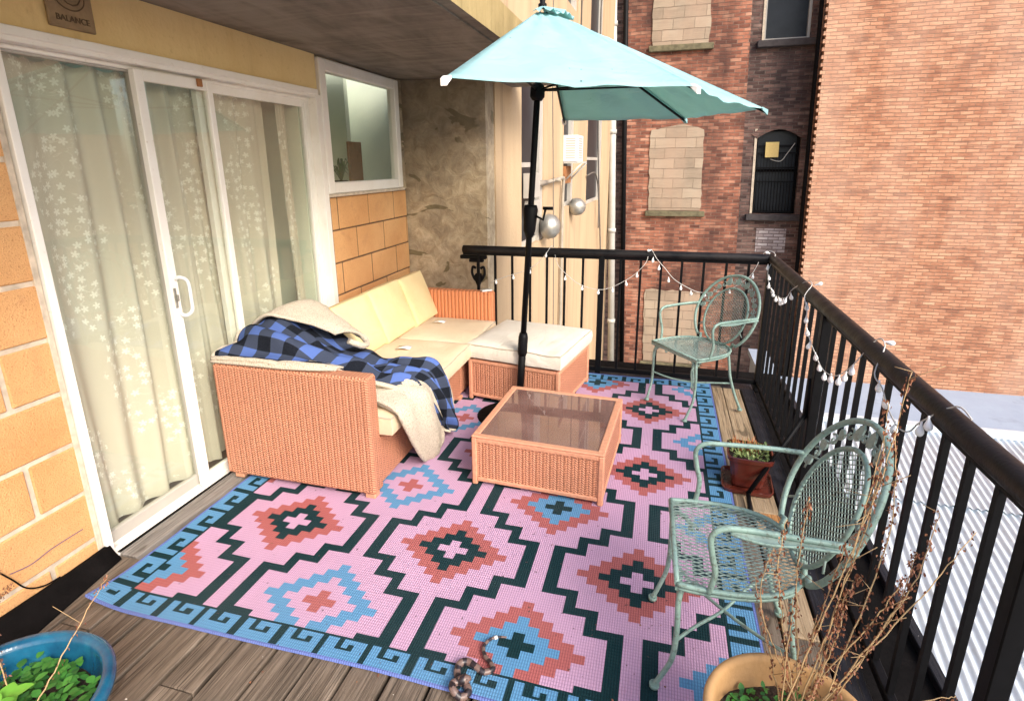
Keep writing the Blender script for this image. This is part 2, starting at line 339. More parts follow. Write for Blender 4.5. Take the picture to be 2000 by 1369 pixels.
# ---------------------------------------------------------------- mesh helper
class MB:
    def __init__(s): s.v=[]; s.f=[]; s.mi=[]; s.uv={}; s.smooth=set()
    def face(s,idx,m=0,uv=None,sm=False):
        if uv: s.uv[len(s.f)]=uv
        if sm: s.smooth.add(len(s.f))
        s.f.append(tuple(idx)); s.mi.append(m)
    def box(s,x0,x1,y0,y1,z0,z1,m=0,bev=0,T=None):
        if bev<=0:
            b=len(s.v)
            for z in(z0,z1):
                for x,y in((x0,y0),(x1,y0),(x1,y1),(x0,y1)): s.v.append(Vector((x,y,z)))
            fs=((0,3,2,1),(4,5,6,7),(0,1,5,4),(1,2,6,5),(2,3,7,6),(3,0,4,7))
            n=8
        else:
            b=len(s.v); c=bev
            # chamfered box: 24 verts
            P=[]
            for sz in(0,1):
                for (sx,sy) in((0,0),(1,0),(1,1),(0,1)):
                    X=(x0,x1)[sx];Y=(y0,y1)[sy];Z=(z0,z1)[sz]; dx=c if sx==0 else -c; dy=c if sy==0 else -c; dz=c if sz==0 else -c
                    P+= [Vector((X,Y+dy,Z+dz)),Vector((X+dx,Y,Z+dz)),Vector((X+dx,Y+dy,Z))]
            s.v+=P; n=24
            i=lambda k,a:3*k+a
            fs=[(i(0,2),i(3,2),i(2,2),i(1,2)),(i(4,2),i(5,2),i(6,2),i(7,2)),
                (i(0,1),i(1,1),i(5,1),i(4,1)),(i(2,1),i(3,1),i(7,1),i(6,1)),(i(1,0),i(2,0),i(6,0),i(5,0)),(i(3,0),i(0,0),i(4,0),i(7,0))]
            for a,bq,h in((0,1,1),(2,3,1)): 
                fs.append((i(a,2),i(bq,2),i(bq,1),i(a,1))); fs.append((i(a+4,1),i(bq+4,1),i(bq+4,2),i(a+4,2)))
            for a,bq in((1,2),(3,0)):
                fs.append((i(a,2),i(bq,2),i(bq,0),i(a,0))); fs.append((i(a+4,0),i(bq+4,0),i(bq+4,2),i(a+4,2)))
            for k in range(4): fs.append((i(k,0),i(k,1),i(k+4,1),i(k+4,0)) if k in(0,2) else (i(k,1),i(k,0),i(k+4,0),i(k+4,1)))
            for k in range(8): fs.append((i(k,0),i(k,1),i(k,2)))
        if T:
            for k in range(b,b+n): s.v[k]=T@s.v[k]
        for f in fs: s.face([b+k for k in f],m)
    def tube(s,pts,r,n=8,m=0,closed=False,cap=True,rr=None,uvlen=False):
        pts=[Vector(p) for p in pts]; N=len(pts); b=len(s.v)
        up=Vector((0,0,1)); prev=None; L=0; Ls=[]
        for k,p in enumerate(pts):
            if closed: t=pts[(k+1)%N]-pts[k-1]
            else: t=pts[min(k+1,N-1)]-pts[max(k-1,0)]
            t=t.normalized() if t.length>1e-9 else Vector((0,0,1))
            if prev is None:
                a=t.cross(up); 
                if a.length<.05: a=t.cross(Vector((1,0,0)))
                a.normalize()
            else:
                a=prev-t*prev.dot(t); 
                if a.length<1e-6: a=t.cross(up)
                a.normalize()
            prev=a; c=t.cross(a); rad=(rr[k] if rr else r)
            if k: L+=(p-pts[k-1]).length
            Ls.append(L)
            for j in range(n):
                an=2*PI*j/n; s.v.append(p+a*math.cos(an)*rad+c*math.sin(an)*rad)
        seg=N if closed else N-1
        for k in range(seg):
            k2=(k+1)%N
            for j in range(n):
                j2=(j+1)%n
                uv=[(Ls[k],j/n),(Ls[k],(j+1)/n),(Ls[k2],(j+1)/n),(Ls[k2],j/n)] if uvlen else None
                s.face((b+k*n+j,b+k*n+j2,b+k2*n+j2,b+k2*n+j),m,uv,True)
        if cap and not closed:
            s.face([b+j for j in range(n)][::-1],m); s.face([b+(N-1)*n+j for j in range(n)],m)
    def lathe(s,prof,c=(0,0,0),n=40,m=0,sq=None):
        b=len(s.v); c=Vector(c)
        for r,z in prof:
            for j in range(n):
                a=2*PI*j/n; s.v.append(c+Vector((r*math.cos(a),r*math.sin(a),z)))
        for k in range(len(prof)-1):
            for j in range(n):
                j2=(j+1)%n; s.face((b+k*n+j,b+k*n+j2,b+(k+1)*n+j2,b+(k+1)*n+j),m,None,True)
    def poly(s,pts,m=0,uv=None):
        b=len(s.v); s.v+=[Vector(p) for p in pts]; s.face(range(b,b+len(pts)),m,uv)
    def prism(s,pts2,lo,hi,axis='y',m=0):
        """extrude a 2D outline; axis y: pts are (x,z)"""
        def P(p,t): return Vector((p[0],t,p[1])) if axis=='y' else (Vector((t,p[0],p[1])) if axis=='x' else Vector((p[0],p[1],t)))
        b=len(s.v); n=len(pts2)
        s.v+=[P(p,lo) for p in pts2]+[P(p,hi) for p in pts2]
        s.face(range(b,b+n),m); s.face(list(range(b+n,b+2*n))[::-1],m)
        for k in range(n): s.face((b+k,b+n+k,b+n+(k+1)%n,b+(k+1)%n),m)
    def grid(s,rows,m=0,uv=None,sm=True,wrap=False):
        b=len(s.v); R_=len(rows); C_=len(rows[0])
        for r in rows: s.v+=[Vector(p) for p in r]
        for i in range(R_-1):
            for j in range(C_-1):
                q=(b+i*C_+j,b+i*C_+j+1,b+(i+1)*C_+j+1,b+(i+1)*C_+j)
                s.face(q,m,[uv[i][j],uv[i][j+1],uv[i+1][j+1],uv[i+1][j]] if uv else None,sm)

def setp(o,label=None,cat=None,group=None,kind=None):
    if label: o['label']=label
    if cat: o['category']=cat
    if group: o['group']=group
    if kind: o['kind']=kind
def build(name,mb,mats,parent=None,local=False,origin=None,shear=0,solid=0,sub=0,bevel=0,fixn=False):
    me=bpy.data.meshes.new(name)
    vs=[v.copy() for v in mb.v]
    if shear:
        for v in vs: v.x-=shear*v.z
    off=Vector((0,0,0))
    if parent is not None and not local: off=parent['_w'] if '_w' in parent else parent.location
    off=Vector(off)
    if parent is None and not local:
        if origin is None:
            xs=[v.x for v in vs];ys=[v.y for v in vs];zs=[v.z for v in vs]
            origin=((min(xs)+max(xs))/2,(min(ys)+max(ys))/2,min(zs))
        off=Vector(origin)
    me.from_pydata([tuple(v-off) for v in vs],[],mb.f)
    if not isinstance(mats,(list,tuple)): mats=[mats]
    for m in mats: me.materials.append(m)
    ul=me.uv_layers.new(name='UVMap')
    me.polygons.foreach_set('material_index',mb.mi)
    sm=[False]*len(mb.f)
    for k in mb.smooth: sm[k]=True
    me.polygons.foreach_set('use_smooth',sm)
    if fixn:
        import bmesh
        b=bmesh.new(); b.from_mesh(me); bmesh.ops.recalc_face_normals(b,faces=b.faces); b.to_mesh(me); b.free(); ul=me.uv_layers[0]
    me.update()
    dat=ul.data
    for p in me.polygons:
        if p.index in mb.uv and not fixn:
            for li,uv in zip(p.loop_indices,mb.uv[p.index]): dat[li].uv=uv
        else:
            n=p.normal; ax=max(range(3),key=lambda i:abs(n[i]))
            for li in p.loop_indices:
                c=vs[me.loops[li].vertex_index]
                dat[li].uv=((c.y,c.z),(c.x,c.z),(c.x,c.y))[ax]
    o=bpy.data.objects.new(name,me); col.objects.link(o)
    if parent is not None: o.parent=parent; o['_w']=off
    else: o.location=off if not local else (0,0,0)
    if solid:
        md=o.modifiers.new('s','SOLIDIFY'); md.thickness=solid; md.offset=0
    if bevel:
        md=o.modifiers.new('b','BEVEL'); md.width=bevel; md.segments=3; md.limit_method='ANGLE'
    if sub:
        md=o.modifiers.new('u','SUBSURF'); md.levels=sub; md.render_levels=sub
        for p in me.polygons: p.use_smooth=True
    return o
def empty(name,loc,label=None,cat=None,group=None,kind=None,rz=0):
    o=bpy.data.objects.new(name,None); o.location=loc; o.rotation_euler[2]=rz; o.empty_display_size=.1; col.objects.link(o)
    setp(o,label,cat,group,kind); return o

def crom(P,n):
    """catmull-rom through points"""
    P=[Vector(p) for p in P]; out=[]
    for i in range(len(P)-1):
        a=P[max(i-1,0)];b=P[i];c=P[i+1];d=P[min(i+2,len(P)-1)]
        for k in range(n):
            t=k/n; out.append(.5*((2*b)+(c-a)*t+(2*a-5*b+4*c-d)*t*t+(-a+3*b-3*c+d)*t**3))
    out.append(P[-1]); return out
def surf(rows,nu,nv):
    rr=[crom(r,nv) for r in rows]; cols=[crom([r[j] for r in rr],nu) for j in range(len(rr[0]))]
    return [[cols[j][i] for j in range(len(cols))] for i in range(len(cols[0]))]

def wall_holes(mb,P0,U,N,u0,u1,v0,v1,holes,thick,m=0,mr=None,frame_cap=True):
    """wall panel spanned by U (unit, horizontal) and Z, facing N; holes (u0,u1,v0,v1) get reveals 'thick' deep"""
    P0=Vector(P0);U=Vector(U);N=Vector(N);Z=Vector((0,0,1)); mr=m if mr is None else mr
    us=sorted({u0,u1}|{h[0] for h in holes}|{h[1] for h in holes}); vs=sorted({v0,v1}|{h[2] for h in holes}|{h[3] for h in holes})
    us=[u for u in us if u0<=u<=u1]; vs=[v for v in vs if v0<=v<=v1]
    P=lambda u,v,d=0:P0+U*u+Z*v-N*d
    flip=(U.cross(Z)).dot(N)<0
    def q(pts,mm): mb.poly(pts if not flip else pts[::-1],mm)
    for a,b in zip(us,us[1:]):
        for c,d in zip(vs,vs[1:]):
            if any(h[0]-1e-6<=a and b<=h[1]+1e-6 and h[2]-1e-6<=c and d<=h[3]+1e-6 for h in holes): continue
            q([P(a,c),P(b,c),P(b,d),P(a,d)],m)
    for h in holes:
        a,b,c,d=max(h[0],u0),min(h[1],u1),max(h[2],v0),min(h[3],v1)
        q([P(a,c),P(a,d),P(a,d,thick),P(a,c,thick)][::-1],mr)
        q([P(b,c),P(b,c,thick),P(b,d,thick),P(b,d)][::-1],mr)
        q([P(a,c,thick),P(b,c,thick),P(b,c),P(a,c)][::-1],mr)
        q([P(a,d),P(b,d),P(b,d,thick),P(a,d,thick)][::-1],mr)
    t=thick+.02
    q([P(u0,v0),P(u0,v1),P(u0,v1,t),P(u0,v0,t)],m); q([P(u1,v0,t),P(u1,v1,t),P(u1,v1),P(u1,v0)],m)
    q([P(u0,v1),P(u1,v1),P(u1,v1,t),P(u0,v1,t)],m)

# ================================================================ SETTING
XW=-.255
b=MB(); b.poly([(-80,-80,-3.9),(80,-80,-3.9),(80,80,-3.9),(-80,80,-3.9)]); o=build('ground',b,MT['ground']); setp(o,kind='structure')
# deck boards run away from the camera; one structure
b=MB(); x=-.10; bw=.141; k=0
random.seed(3)
while x<2.36:
    w=min(bw,2.43-x); y=-2.4-random.random()*1.2
    while y<2.66:
        y2=min(y+random.uniform(1.6,3.0),2.66)
        dz=random.uniform(-.0015,.0015)
        b.box(x+.0065,x+w-.0065,y+.002,y2-.002,-.035,-.002+dz,0,.003)
        y=y2
    x+=bw
for x0,x1 in((2.434,2.548),):
    for y0,y1,mi in((1.62,2.62,1),(1.05,1.613,1),(.985,1.045,2),(.30,.98,1),(-2.2,.295,0)): b.box(x0,x1,y0,y1,-.033,0,mi,.003)
b.box(-.25,-.135,.03,2.6,-.035,.0,3,.003); b.box(-.245,-.106,-2.4,.022,-.035,-.002,0,.003)
o=build('wooden_deck',b,[MT['deck'],MT['deck_light'],MT['deck_orange'],MT['thresh']]); setp(o,kind='structure')
b=MB(); b.box(2.36,2.43,1.0,2.62,-.034,-.001,0,.002); o=build('deck_edge_board',b,MT['deck_light']); setp(o,kind='structure')
b=MB(); b.box(-.25,2.9,-2.4,3.12,-.35,-.04,0); o=build('deck_framing',b,MT['tar']); setp(o,kind='structure')
b=MB(); b.box(2.556,2.645,-2.2,2.62,-.03,.008,0,.004); o=build('black_edge_plank',b,MT['plank_dark']); setp(o,'black tarred plank along the deck edge inside the right hand railing','plank')
b=MB(); b.box(2.66,2.90,-2.3,2.95,-.16,-.045,0,.01); b.box(2.87,2.905,-2.3,2.95,-.044,-.01,0,.003); b.box(.5,2.66,2.70,2.95,-.16,-.03,0,.01)
o=build('steel_ledge',b,MT['plank_dark']); setp(o,'black steel ledge outside the railing above the corrugated roof','ledge')
b=MB(); rr=[]
for i in range(30):
    y=-2.42+i*.0835; ex=-.10-.085*max(0,1-(-y)/.53)
    rr.append([(-.25,y,.055+.008*mn.noise((y*3,0,0))),(-.232,y,.055),(-.215,y,.03+.01*mn.noise((y*4,2,0))),(ex-.004,y,.006+.004*mn.noise((y*5,5,0))),(ex,y,-.001)])
b.grid(rr); o=build('roofing_strip',b,MT['tar'],solid=.006); setp(o,'black roofing membrane strip at the foot of the orange block wall','membrane strip')

# own building wall ------------------------------------------------
W=empty('apartment_wall',(XW,0,0),'orange block and yellow plaster wall of the apartment around the sliding door','wall')
def blocks(name,y0,y1,zs,joint0,joint1,first,gap,mort):
    b=MB(); L=.43
    for r,(za,zb) in enumerate(zs):
        st=joint0 if (r+first)%2==0 else joint1
        y=st-L*12
        while y<y1:
            a=max(y+gap/2,y0);c=min(y+L-gap/2,y1)
            if c-a>.012: b.box(XW-.04,XW+random.uniform(-.001,.002),a,c,za+gap/2,zb-gap/2,0,.004)
            y+=L
    o=build(name,b,MT['block'],W)
    b=MB(); b.box(XW-.06,XW-(.007 if gap>.015 else .003),y0,y1,zs[0][0],zs[-1][1]); o=build('mortar',b,mort,W)
random.seed(11)
zs=[(-.12+.2165*k,-.12+.2165*(k+1)) for k in range(10)]
blocks('block_masonry',-2.4,-.03,[(a+.014,c+.014) for a,c in zs],-.21,-.425,0,.020,MT['mortar'])
zr=[(.018+.2285*k,.018+.2285*(k+1)) for k in range(6)]
blocks('block_masonry',1.935,3.13,zr,2.02,2.25,1,.010,MT['mortar_dark'])
b=MB(); b.box(XW-.06,XW-.002,-2.4,1.90,2.062,2.275); build('plaster_band',b,MT['plaster'],W)
b=MB(); b.box(XW-.03,XW+.004,-.034,-.012,-.03,2.02,0,.002); build('mortar_edge',b,MT['mortar'],W)
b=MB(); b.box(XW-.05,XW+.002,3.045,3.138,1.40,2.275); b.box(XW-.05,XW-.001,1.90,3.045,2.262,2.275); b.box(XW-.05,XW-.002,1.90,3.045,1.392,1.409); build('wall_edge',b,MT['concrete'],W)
b=MB(); b.tube(crom([(XW+.006,-.42,.30),(XW+.008,-.35,.174),(XW+.010,-.313,.105),(XW+.012,-.26,.07),(XW+.012,-.20,.062)],6),.003,6); o=build('wall_cable',b,MT['tar']); 
setp(o,'thin black cable curving down the orange blocks to the floor','cable')
o.data.transform(Matrix.Translation((0,0,0)))
# crayon stroke on the low blocks
b=MB(); pts=crom([(XW+.004,-.346,.190),(XW+.0045,-.275,.178),(XW+.0045,-.197,.188),(XW+.004,-.075,.188)],8); b.tube(pts,.0013,5); build('crayon_mark',b,MT['pencil'],W)

# room behind the glass --------------------------------------------
b=MB(); b.box(-3.4,-3.3,-1.5,3.1,-.05,2.5); b.box(-3.3,-.33,-1.6,-1.5,-.05,2.5); b.box(-3.3,-.33,-1.5,3.1,2.42,2.5); b.box(-1.5,-.33,1.78,1.84,0,2.42)
o=build('room_wall',b,MT['room']); setp(o,kind='structure')
b=MB(); b.box(-1.35,-.34,3.52,3.58,0,2.42); b.box(-1.20,-1.14,1.9,3.25,0,2.42); b.box(-1.20,-.86,3.25,3.31,0,2.42); b.box(-1.14,-.34,2.2,3.5,1.33,1.385); o=build('room_partition',b,MT['room']); setp(o,kind='structure')
b=MB(); b.box(-3.3,-.30,-1.5,3.6,-.10,-.05); o=build('room_floor',b,MT['room_floor']); setp(o,kind='structure')

# sliding door ------------------------------------------------------
D=empty('sliding_door',(XW,.9,0),'white framed sliding glass door with curved white handle in the block wall','sliding door')
b=MB(); b.box(XW-.10,XW+.02,-.008,.022,-.03,2.03,0,.003); build('door_frame',b,MT['frame'],D)
b=MB(); b.box(XW-.10,XW+.018,.022,1.868,2.012,2.058,0,.003); b.box(XW-.02,XW+.028,.022,1.868,2.030,2.062,0,.003); b.box(XW-.09,XW-.03,.022,1.868,1.995,2.012,0,.002)
b.box(XW-.10,XW+.022,1.84,1.895,-.03,2.03,0,.003); b.box(XW-.085,XW-.035,1.80,1.84,-.0,2.012,0,.002); build('door_frame',b,MT['frame'],D)
b=MB(); b.box(XW-.10,XW+.03,.022,1.84,-.035,.0,0,.003); b.box(XW-.0,XW+.006,.022,1.84,.0,.02,0); b.box(XW-.05,XW-.044,.022,1.84,.0,.02,0); build('sill_track',b,MT['frame'],D)
def panel(y0,y1,x,st,mat,sl=None,sr=None,tr=.045):
    P=bpy.data.objects.new('door_panel',None)
    b=MB(); z0,z1=.012,1.998
    sl=sl or st; sr=sr or st
    b.box(x-.016,x+.016,y0,y0+sl,z0,z1,0,.003); b.box(x-.016,x+.016,y1-sr,y1,z0,z1,0,.003)
    b.box(x-.0145,x+.0145,y0+sl,y1-sr,z0,z0+.055,0,.002); b.box(x-.0145,x+.0145,y0+sl,y1-sr,z1-tr,z1,0,.002)
    o=build('door_panel',b,mat,D)
    b=MB(); b.box(x-.003,x+.003,y0+sl-.004,y1-sr+.004,z0+.05,z1-tr+.005); build('glass_pane',b,MT['glass'],o); return o
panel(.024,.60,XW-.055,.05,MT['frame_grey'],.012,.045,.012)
p2=panel(.54,.98,XW-.012,.05,MT['frame'],.045,.035)
panel(.915,1.84,XW-.055,.06,MT['frame'],.06,.06)
h=MB(); h.tube(crom([(XW+.004,.572,1.09),(XW+.03,.575,1.10),(XW+.045,.60,1.075),(XW+.047,.603,1.0),(XW+.045,.60,.935),(XW+.03,.575,.915),(XW+.004,.572,.925)],5),.0085,8); build('handle',h,MT['white'],p2)
h=MB(); h.box(XW+.0045,XW+.010,.548,.563,.955,1.05,0,.002); h.box(XW+.010,XW+.024,.551,.560,.99,1.02,0,.002); build('latch',h,MT['foil'],p2)
h=MB(); h.box(XW+.004,XW+.018,.878,.905,1.965,2.0,0,.002); build('stop_block',h,MT['rust'],D)

# curtains
def curtain_obj(y0,y1,label,ph,x0=-.395):
    b=MB(); rows=[];uv=[]
    n=150; zs=[1.992-i*(1.967/26) for i in range(27)]
    for i,z in enumerate(zs):
        r=[];q=[];arc=0
        for j in range(n+1):
            t=j/n; y=y0+(y1-y0)*t; k=1+.3*math.sin(ph+z*.6)
            w=.027*math.sin(t*PI*2*5.5*(y1-y0)/.8+ph+.5*math.sin(z*1.3+t*3))+.010*math.sin(t*37+ph*3+z*.8)+.006*mn.noise((t*8,z*1.5,ph))
            gather=1-.35*(i/26)*0
            r.append((x0+w*(.75+.4*i/26),y+.012*math.sin(z*2+t*7+ph),z+(.006*math.sin(t*60) if i==0 else 0))); q.append((t*(y1-y0)*1.35,z))
        rows.append(r);uv.append(q)
    b.grid(rows,0,uv); o=build('lace_curtain',b,MT['curtain']); setp(o,label,'curtain','lace curtains inside the sliding door'); return o
curtain_obj(-.03,.68,'sheer lace curtain behind the wide left glass of the sliding door',0.3)
curtain_obj(.66,1.02,'sheer lace curtain behind the narrow glass beside the door handle',2.1)
curtain_obj(1.0,1.50,'sheer lace curtain behind the right door glass above the sofa arm',4.0)
curtain_obj(1.60,1.72,'narrow bunched lace curtain at the far right edge of the door glass',1.1,-.37)

# window --------------------------------------------------------------
Wn=empty('casement_window',(XW,2.47,1.41),'cream framed casement window under the soffit with a plant inside','window')
y0,y1,z0,z1=1.905,3.045,1.41,2.262
b=MB(); f=.075
b.box(XW-.05,XW+.022,y0,y0+f,z0,z1,0,.006); b.box(XW-.05,XW+.022,y1-f,y1,z0,z1,0,.006)
b.box(XW-.05,XW+.0205,y0+f,y1-f,z0,z0+f,0,.006); b.box(XW-.05,XW+.0205,y0+f,y1-f,z1-f,z1,0,.006); build('window_frame',b,MT['frame'],Wn)
b=MB(); b.box(XW-.02,XW-.014,y0+f-.01,y1-f+.01,z0+f-.01,z1-f+.01); build('glass_pane',b,MT['glass'],Wn)
b=MB(); b.box(XW-.004,XW+.028,y0-.01,y1+.02,z0-.022,z0-.001,0,.004); build('window_sill',b,MT['mortar'],Wn)
b=MB(); b.box(-.80,-.775,3.12,3.34,1.386,1.80,0,.003); o=build('wooden_board',b,MT['wood_board']); setp(o,'brown wooden board standing on the ledge inside the casement window','board')
b=MB(); random.seed(2)
b.lathe([(0,1.412),(.05,1.412),(.06,1.50),(.05,1.50)],(-.72,2.86,-.026),16,1)
for k in range(26):
    a=random.uniform(0,2*PI); h=random.uniform(.06,.20); r=random.uniform(.05,.16)
    p0=Vector((-.72,2.86,1.46)); p1=p0+Vector((math.cos(a)*r*.5,math.sin(a)*r*.5,h)); p2_=p0+Vector((math.cos(a)*r,math.sin(a)*r,h*.6))
    s_=Vector((-math.sin(a),math.cos(a),0))*.007
    b.poly([p0-s_*.5,p0+s_*.5,p1+s_,p1-s_]); b.poly([p1-s_,p1+s_,p2_])
o=build('potted_plant',b,[MT['leaf_dark'],MT['soil']]); setp(o,'dark spiky houseplant inside the casement window beside the board','plant')

# slab, concrete wall, facade ------------------------------------------
b=MB(); b.box(-.30,.97,-2.6,3.14,2.276,2.276+.01,0); o=b
b=MB(); b.box(-.30,.985,-2.6,3.9,2.280,2.47,1)
b.poly([(-.30,-2.6,2.277),(-.30,3.9,2.277),(.988,3.9,2.277),(.988,-2.6,2.277)],0)
b.box(.90,.925,-2.6,3.9,2.268,2.2769,0)
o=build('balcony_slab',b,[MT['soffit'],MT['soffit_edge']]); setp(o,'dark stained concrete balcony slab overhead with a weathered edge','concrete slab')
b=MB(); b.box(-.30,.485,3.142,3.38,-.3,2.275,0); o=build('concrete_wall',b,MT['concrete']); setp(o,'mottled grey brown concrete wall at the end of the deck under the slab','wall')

F=empty('stucco_facade',(.49,3.39,0),'cream stucco side wall of the next building with narrow windows in a row','building')
fu=Vector((.26,8.36,0)).normalized(); fn=Vector((fu.y,-fu.x,0)); FO=Vector((.49,3.14,0))
holes=[(1.08,2.03,.72,2.9),(3.18,3.95,1.0,2.9),(5.15,6.9,.9,2.9),(1.08,2.03,3.6,5.6),(3.18,3.95,3.6,5.6),(5.15,6.5,3.6,5.6)]
b=MB(); wall_holes(b,FO,fu,fn,.24,8.45,-3.9,7.5,holes,.09); build('wall',b,MT['facade'],F)
def FP(u,v,d=0): return FO+fu*u+Vector((0,0,v))+fn*d
def fbox(b,u0,u1,v0,v1,d0,d1,m=0):
    s=len(b.v)
    b.box(u0,u1,d0,d1,v0,v1,m)
    for k in range(s,len(b.v)):
        v=b.v[k]; b.v[k]=FP(v.x,v.z,v.y)
    # mirrored basis: flip
    for k in range(len(b.f)-6,len(b.f)): b.f[k]=b.f[k][::-1]
for k,h in enumerate(holes):
    b=MB(); fbox(b,h[0],h[0]+.06,h[2],h[3],-.08,-.05); fbox(b,h[1]-.16,h[1],h[2],h[3],-.08,-.012); fbox(b,h[0]+.06,h[1]-.16,h[2],h[2]+.06,-.08,-.05); fbox(b,h[0]+.06,h[1]-.16,h[3]-.06,h[3],-.08,-.05)
    mid=(h[2]+h[3])/2-.25; fbox(b,h[0]+.06,h[1]-.16,mid,mid+.05,-.08,-.05)
    o=build('window',b,MT['frame_grey'],F)
    b=MB(); fbox(b,h[0]+.05,h[1]-.05,h[2]+.05,h[3]-.05,-.065,-.060); build('glass_pane',b,MT['glass_dark'],o)
b=MB(); fbox(b,.9,3.0,1.36,1.40,.0,.03); 
def fvent(u,v,r,label):
    b=MB(); c=FP(u,v,.0)
    prof=[(r*.55,0),(r*.9,.03),(r,.09),(r*.85,.17),(r*.45,.22),(0,.235)]
    s=len(b.v); b.lathe(prof,(0,0,0),20)
    M_=Matrix((( -fu.x,0,fn.x),(-fu.y,0,fn.y),(0,1,0))).to_4x4(); M_.translation=c
    for k in range(s,len(b.v)): b.v[k]=M_@b.v[k]
    o=build('vent_hood',b,MT['foil']); setp(o,label,'vent hood','silver vent hoods on the stucco wall'); return o
fvent(1.95,.88,.15,'large silver vent hood on the stucco wall behind the umbrella crank')
fvent(3.75,.98,.13,'smaller silver vent hood on the stucco wall below the air conditioner')
# air conditioner with bracket
A=empty('air_conditioner',FP(3.3,1.62,.0),'white window air conditioner on a rusty bracket in the stucco wall','air conditioner')
b=MB(); fbox(b,3.19,3.62,1.62,1.96,-.07,.19); build('casing',b,MT['white'],A)
b=MB()
for k in range(9): fbox(b,3.186,3.19,1.66+k*.031,1.675+k*.031,.03,.16)
for k in range(9): fbox(b,3.27,3.54,1.66+k*.031,1.678+k*.031,.19,.193)
build('louvre',b,MT['frame_grey'],A)
b=MB(); fbox(b,3.2,3.6,1.595,1.618,0,.25); b.tube([FP(3.22,1.60,.25),FP(3.22,1.36,.01)],.012,6); b.tube([FP(3.58,1.60,.25),FP(3.58,1.36,.01)],.012,6); build('bracket',b,MT['pipe'],A)
b=MB(); fbox(b,3.19,3.6,1.33,1.56,-.10,.03); build('rusty_panel',b,MT['rust'],A)
b=MB(); b.tube(crom([FP(2.05,1.38,.03),FP(2.5,1.40,.05),FP(2.9,1.41,.05),FP(2.98,1.36,.05),FP(2.98,.9,.04),FP(2.98,-1.5,.04)],5),.022,8); b.tube([FP(1.3,1.38,.03),FP(2.05,1.38,.03)],.032,8); b.tube([FP(2.4,1.40,.02),FP(2.4,1.40,.13)],.02,8)
o=build('conduit_pipe',b,MT['conduit']); setp(o,'grey conduit running across and down the stucco wall under the umbrella','conduit')
b=MB(); fbox(b,1.15,1.55,1.25,1.50,0,.08); fbox(b,1.2,1.5,1.12,1.22,0,.11); o=build('meter_box',b,MT['frame_grey']); setp(o,'small grey meter box on the stucco wall left of the umbrella pole','meter box')
b=MB(); b.tube(crom([FP(2.0,4.2,.1),FP(2.1,2.6,.08),FP(2.3,1.4,.06),FP(2.4,0,.06),FP(2.5,-1.5,.05)],5),.006,5)
b.tube(crom([FP(5.4,5.5,.12),FP(5.6,2.5,.10),FP(6.2,1.0,.08),FP(6.9,-.4,.06),FP(7.1,-2,.06)],5),.014,5); b.tube(crom([FP(5.0,1.4,.04),FP(5.5,1.42,.1),FP(6.1,1.05,.08),FP(6.3,.4,.07)],5),.012,5)
b.tube([FP(3.9,7.4,.08),FP(3.95,2.6,.06)],.012,5)
o=build('hanging_cable',b,MT['wire']); setp(o,'thin dark cables hanging down the stucco wall','cable')
b=MB(); b.tube([(.86,11.35,-3.8),(.86,11.35,7)],.075,12); 
for z in(-2,.1,2.2,4.3): b.tube([(.86,11.35,z),(.86,11.35,z+.09)],.092,12)
b.v=[Vector((v.x-.035*v.z,v.y,v.z)) for v in b.v]
o=build('drain_pipe',b,MT['pipe']); setp(o,'tall white drain pipe in the corner between stucco and red brick walls','drain pipe')

# far red brick building ---------------------------------------------
LE=.035
B=empty('red_brick_building',(2.8,11.6,-3.9),'old red brick building across the yard with bricked up windows','building')
B['_w']=Vector((2.8,11.6,-3.9)); 
hl=[(1.67,2.72,.58,2.25),(1.67,2.74,3.92,5.9),(1.62,2.80,-2.95,-1.23),(1.67,2.72,7.2,9)]
b=MB(); wall_holes(b,(0,11.6,0),(1,0,0),(0,-1,0),1.14,3.52,-3.9,10,hl,.10); build('wall',b,MT['brick_red'],B,shear=LE)
b=MB(); wall_holes(b,(0,11.78,0),(1,0,0),(0,-1,0),.5,1.139,-3.9,10,[],.1); build('wall',b,MT['brick_dark'],B,shear=LE)
b=MB(); b.tube([(1.10,11.55,-3.8),(1.10,11.55,9)],.05,8); b.v=[Vector((v.x-.035*v.z,v.y,v.z)) for v in b.v]; build('black_pipe',b,MT['black_metal'],B)
hm=[(3.82,4.69,.50,2.26),(3.82,4.69,3.96,5.75),(3.82,4.69,7.3,9)]
b=MB(); wall_holes(b,(0,12.0,0),(1,0,0),(0,-1,0),3.46,5.0,-3.9,10,hm,.22); build('wall',b,MT['brick_dark'],B,shear=LE)
random.seed(9)
for k,h in enumerate(hl):
    # rough edged cinder block infill
    b=MB(); pts=[]
    n=14
    jit=lambda a:random.uniform(-a,a)
    for i in range(n): pts.append((h[0]-.03+jit(.015),h[2]+(h[3]-h[2])*i/n))
    for i in range(8): pts.append((h[0]+(h[1]-h[0])*i/8,h[3]+.01+jit(.025)+(.10*math.sin(PI*i/8) if k==0 else 0)))
    for i in range(n): pts.append((h[1]+.02+jit(.015),h[3]-(h[3]-h[2])*i/n))
    pts.append((h[1],h[2]))
    b.prism(pts[::-1],11.575,11.65); build('blocked_window',b,MT['brick_cream'],B,shear=LE)
    b=MB(); b.box(h[0]-.10,h[1]+.10,11.50,11.60,h[2]-.13,h[2]-.01,0,.012); build('window_sill',b,simple('mossy stone sill',(.16,.14,.08),.9,0,.6,9,.01),B,shear=LE)
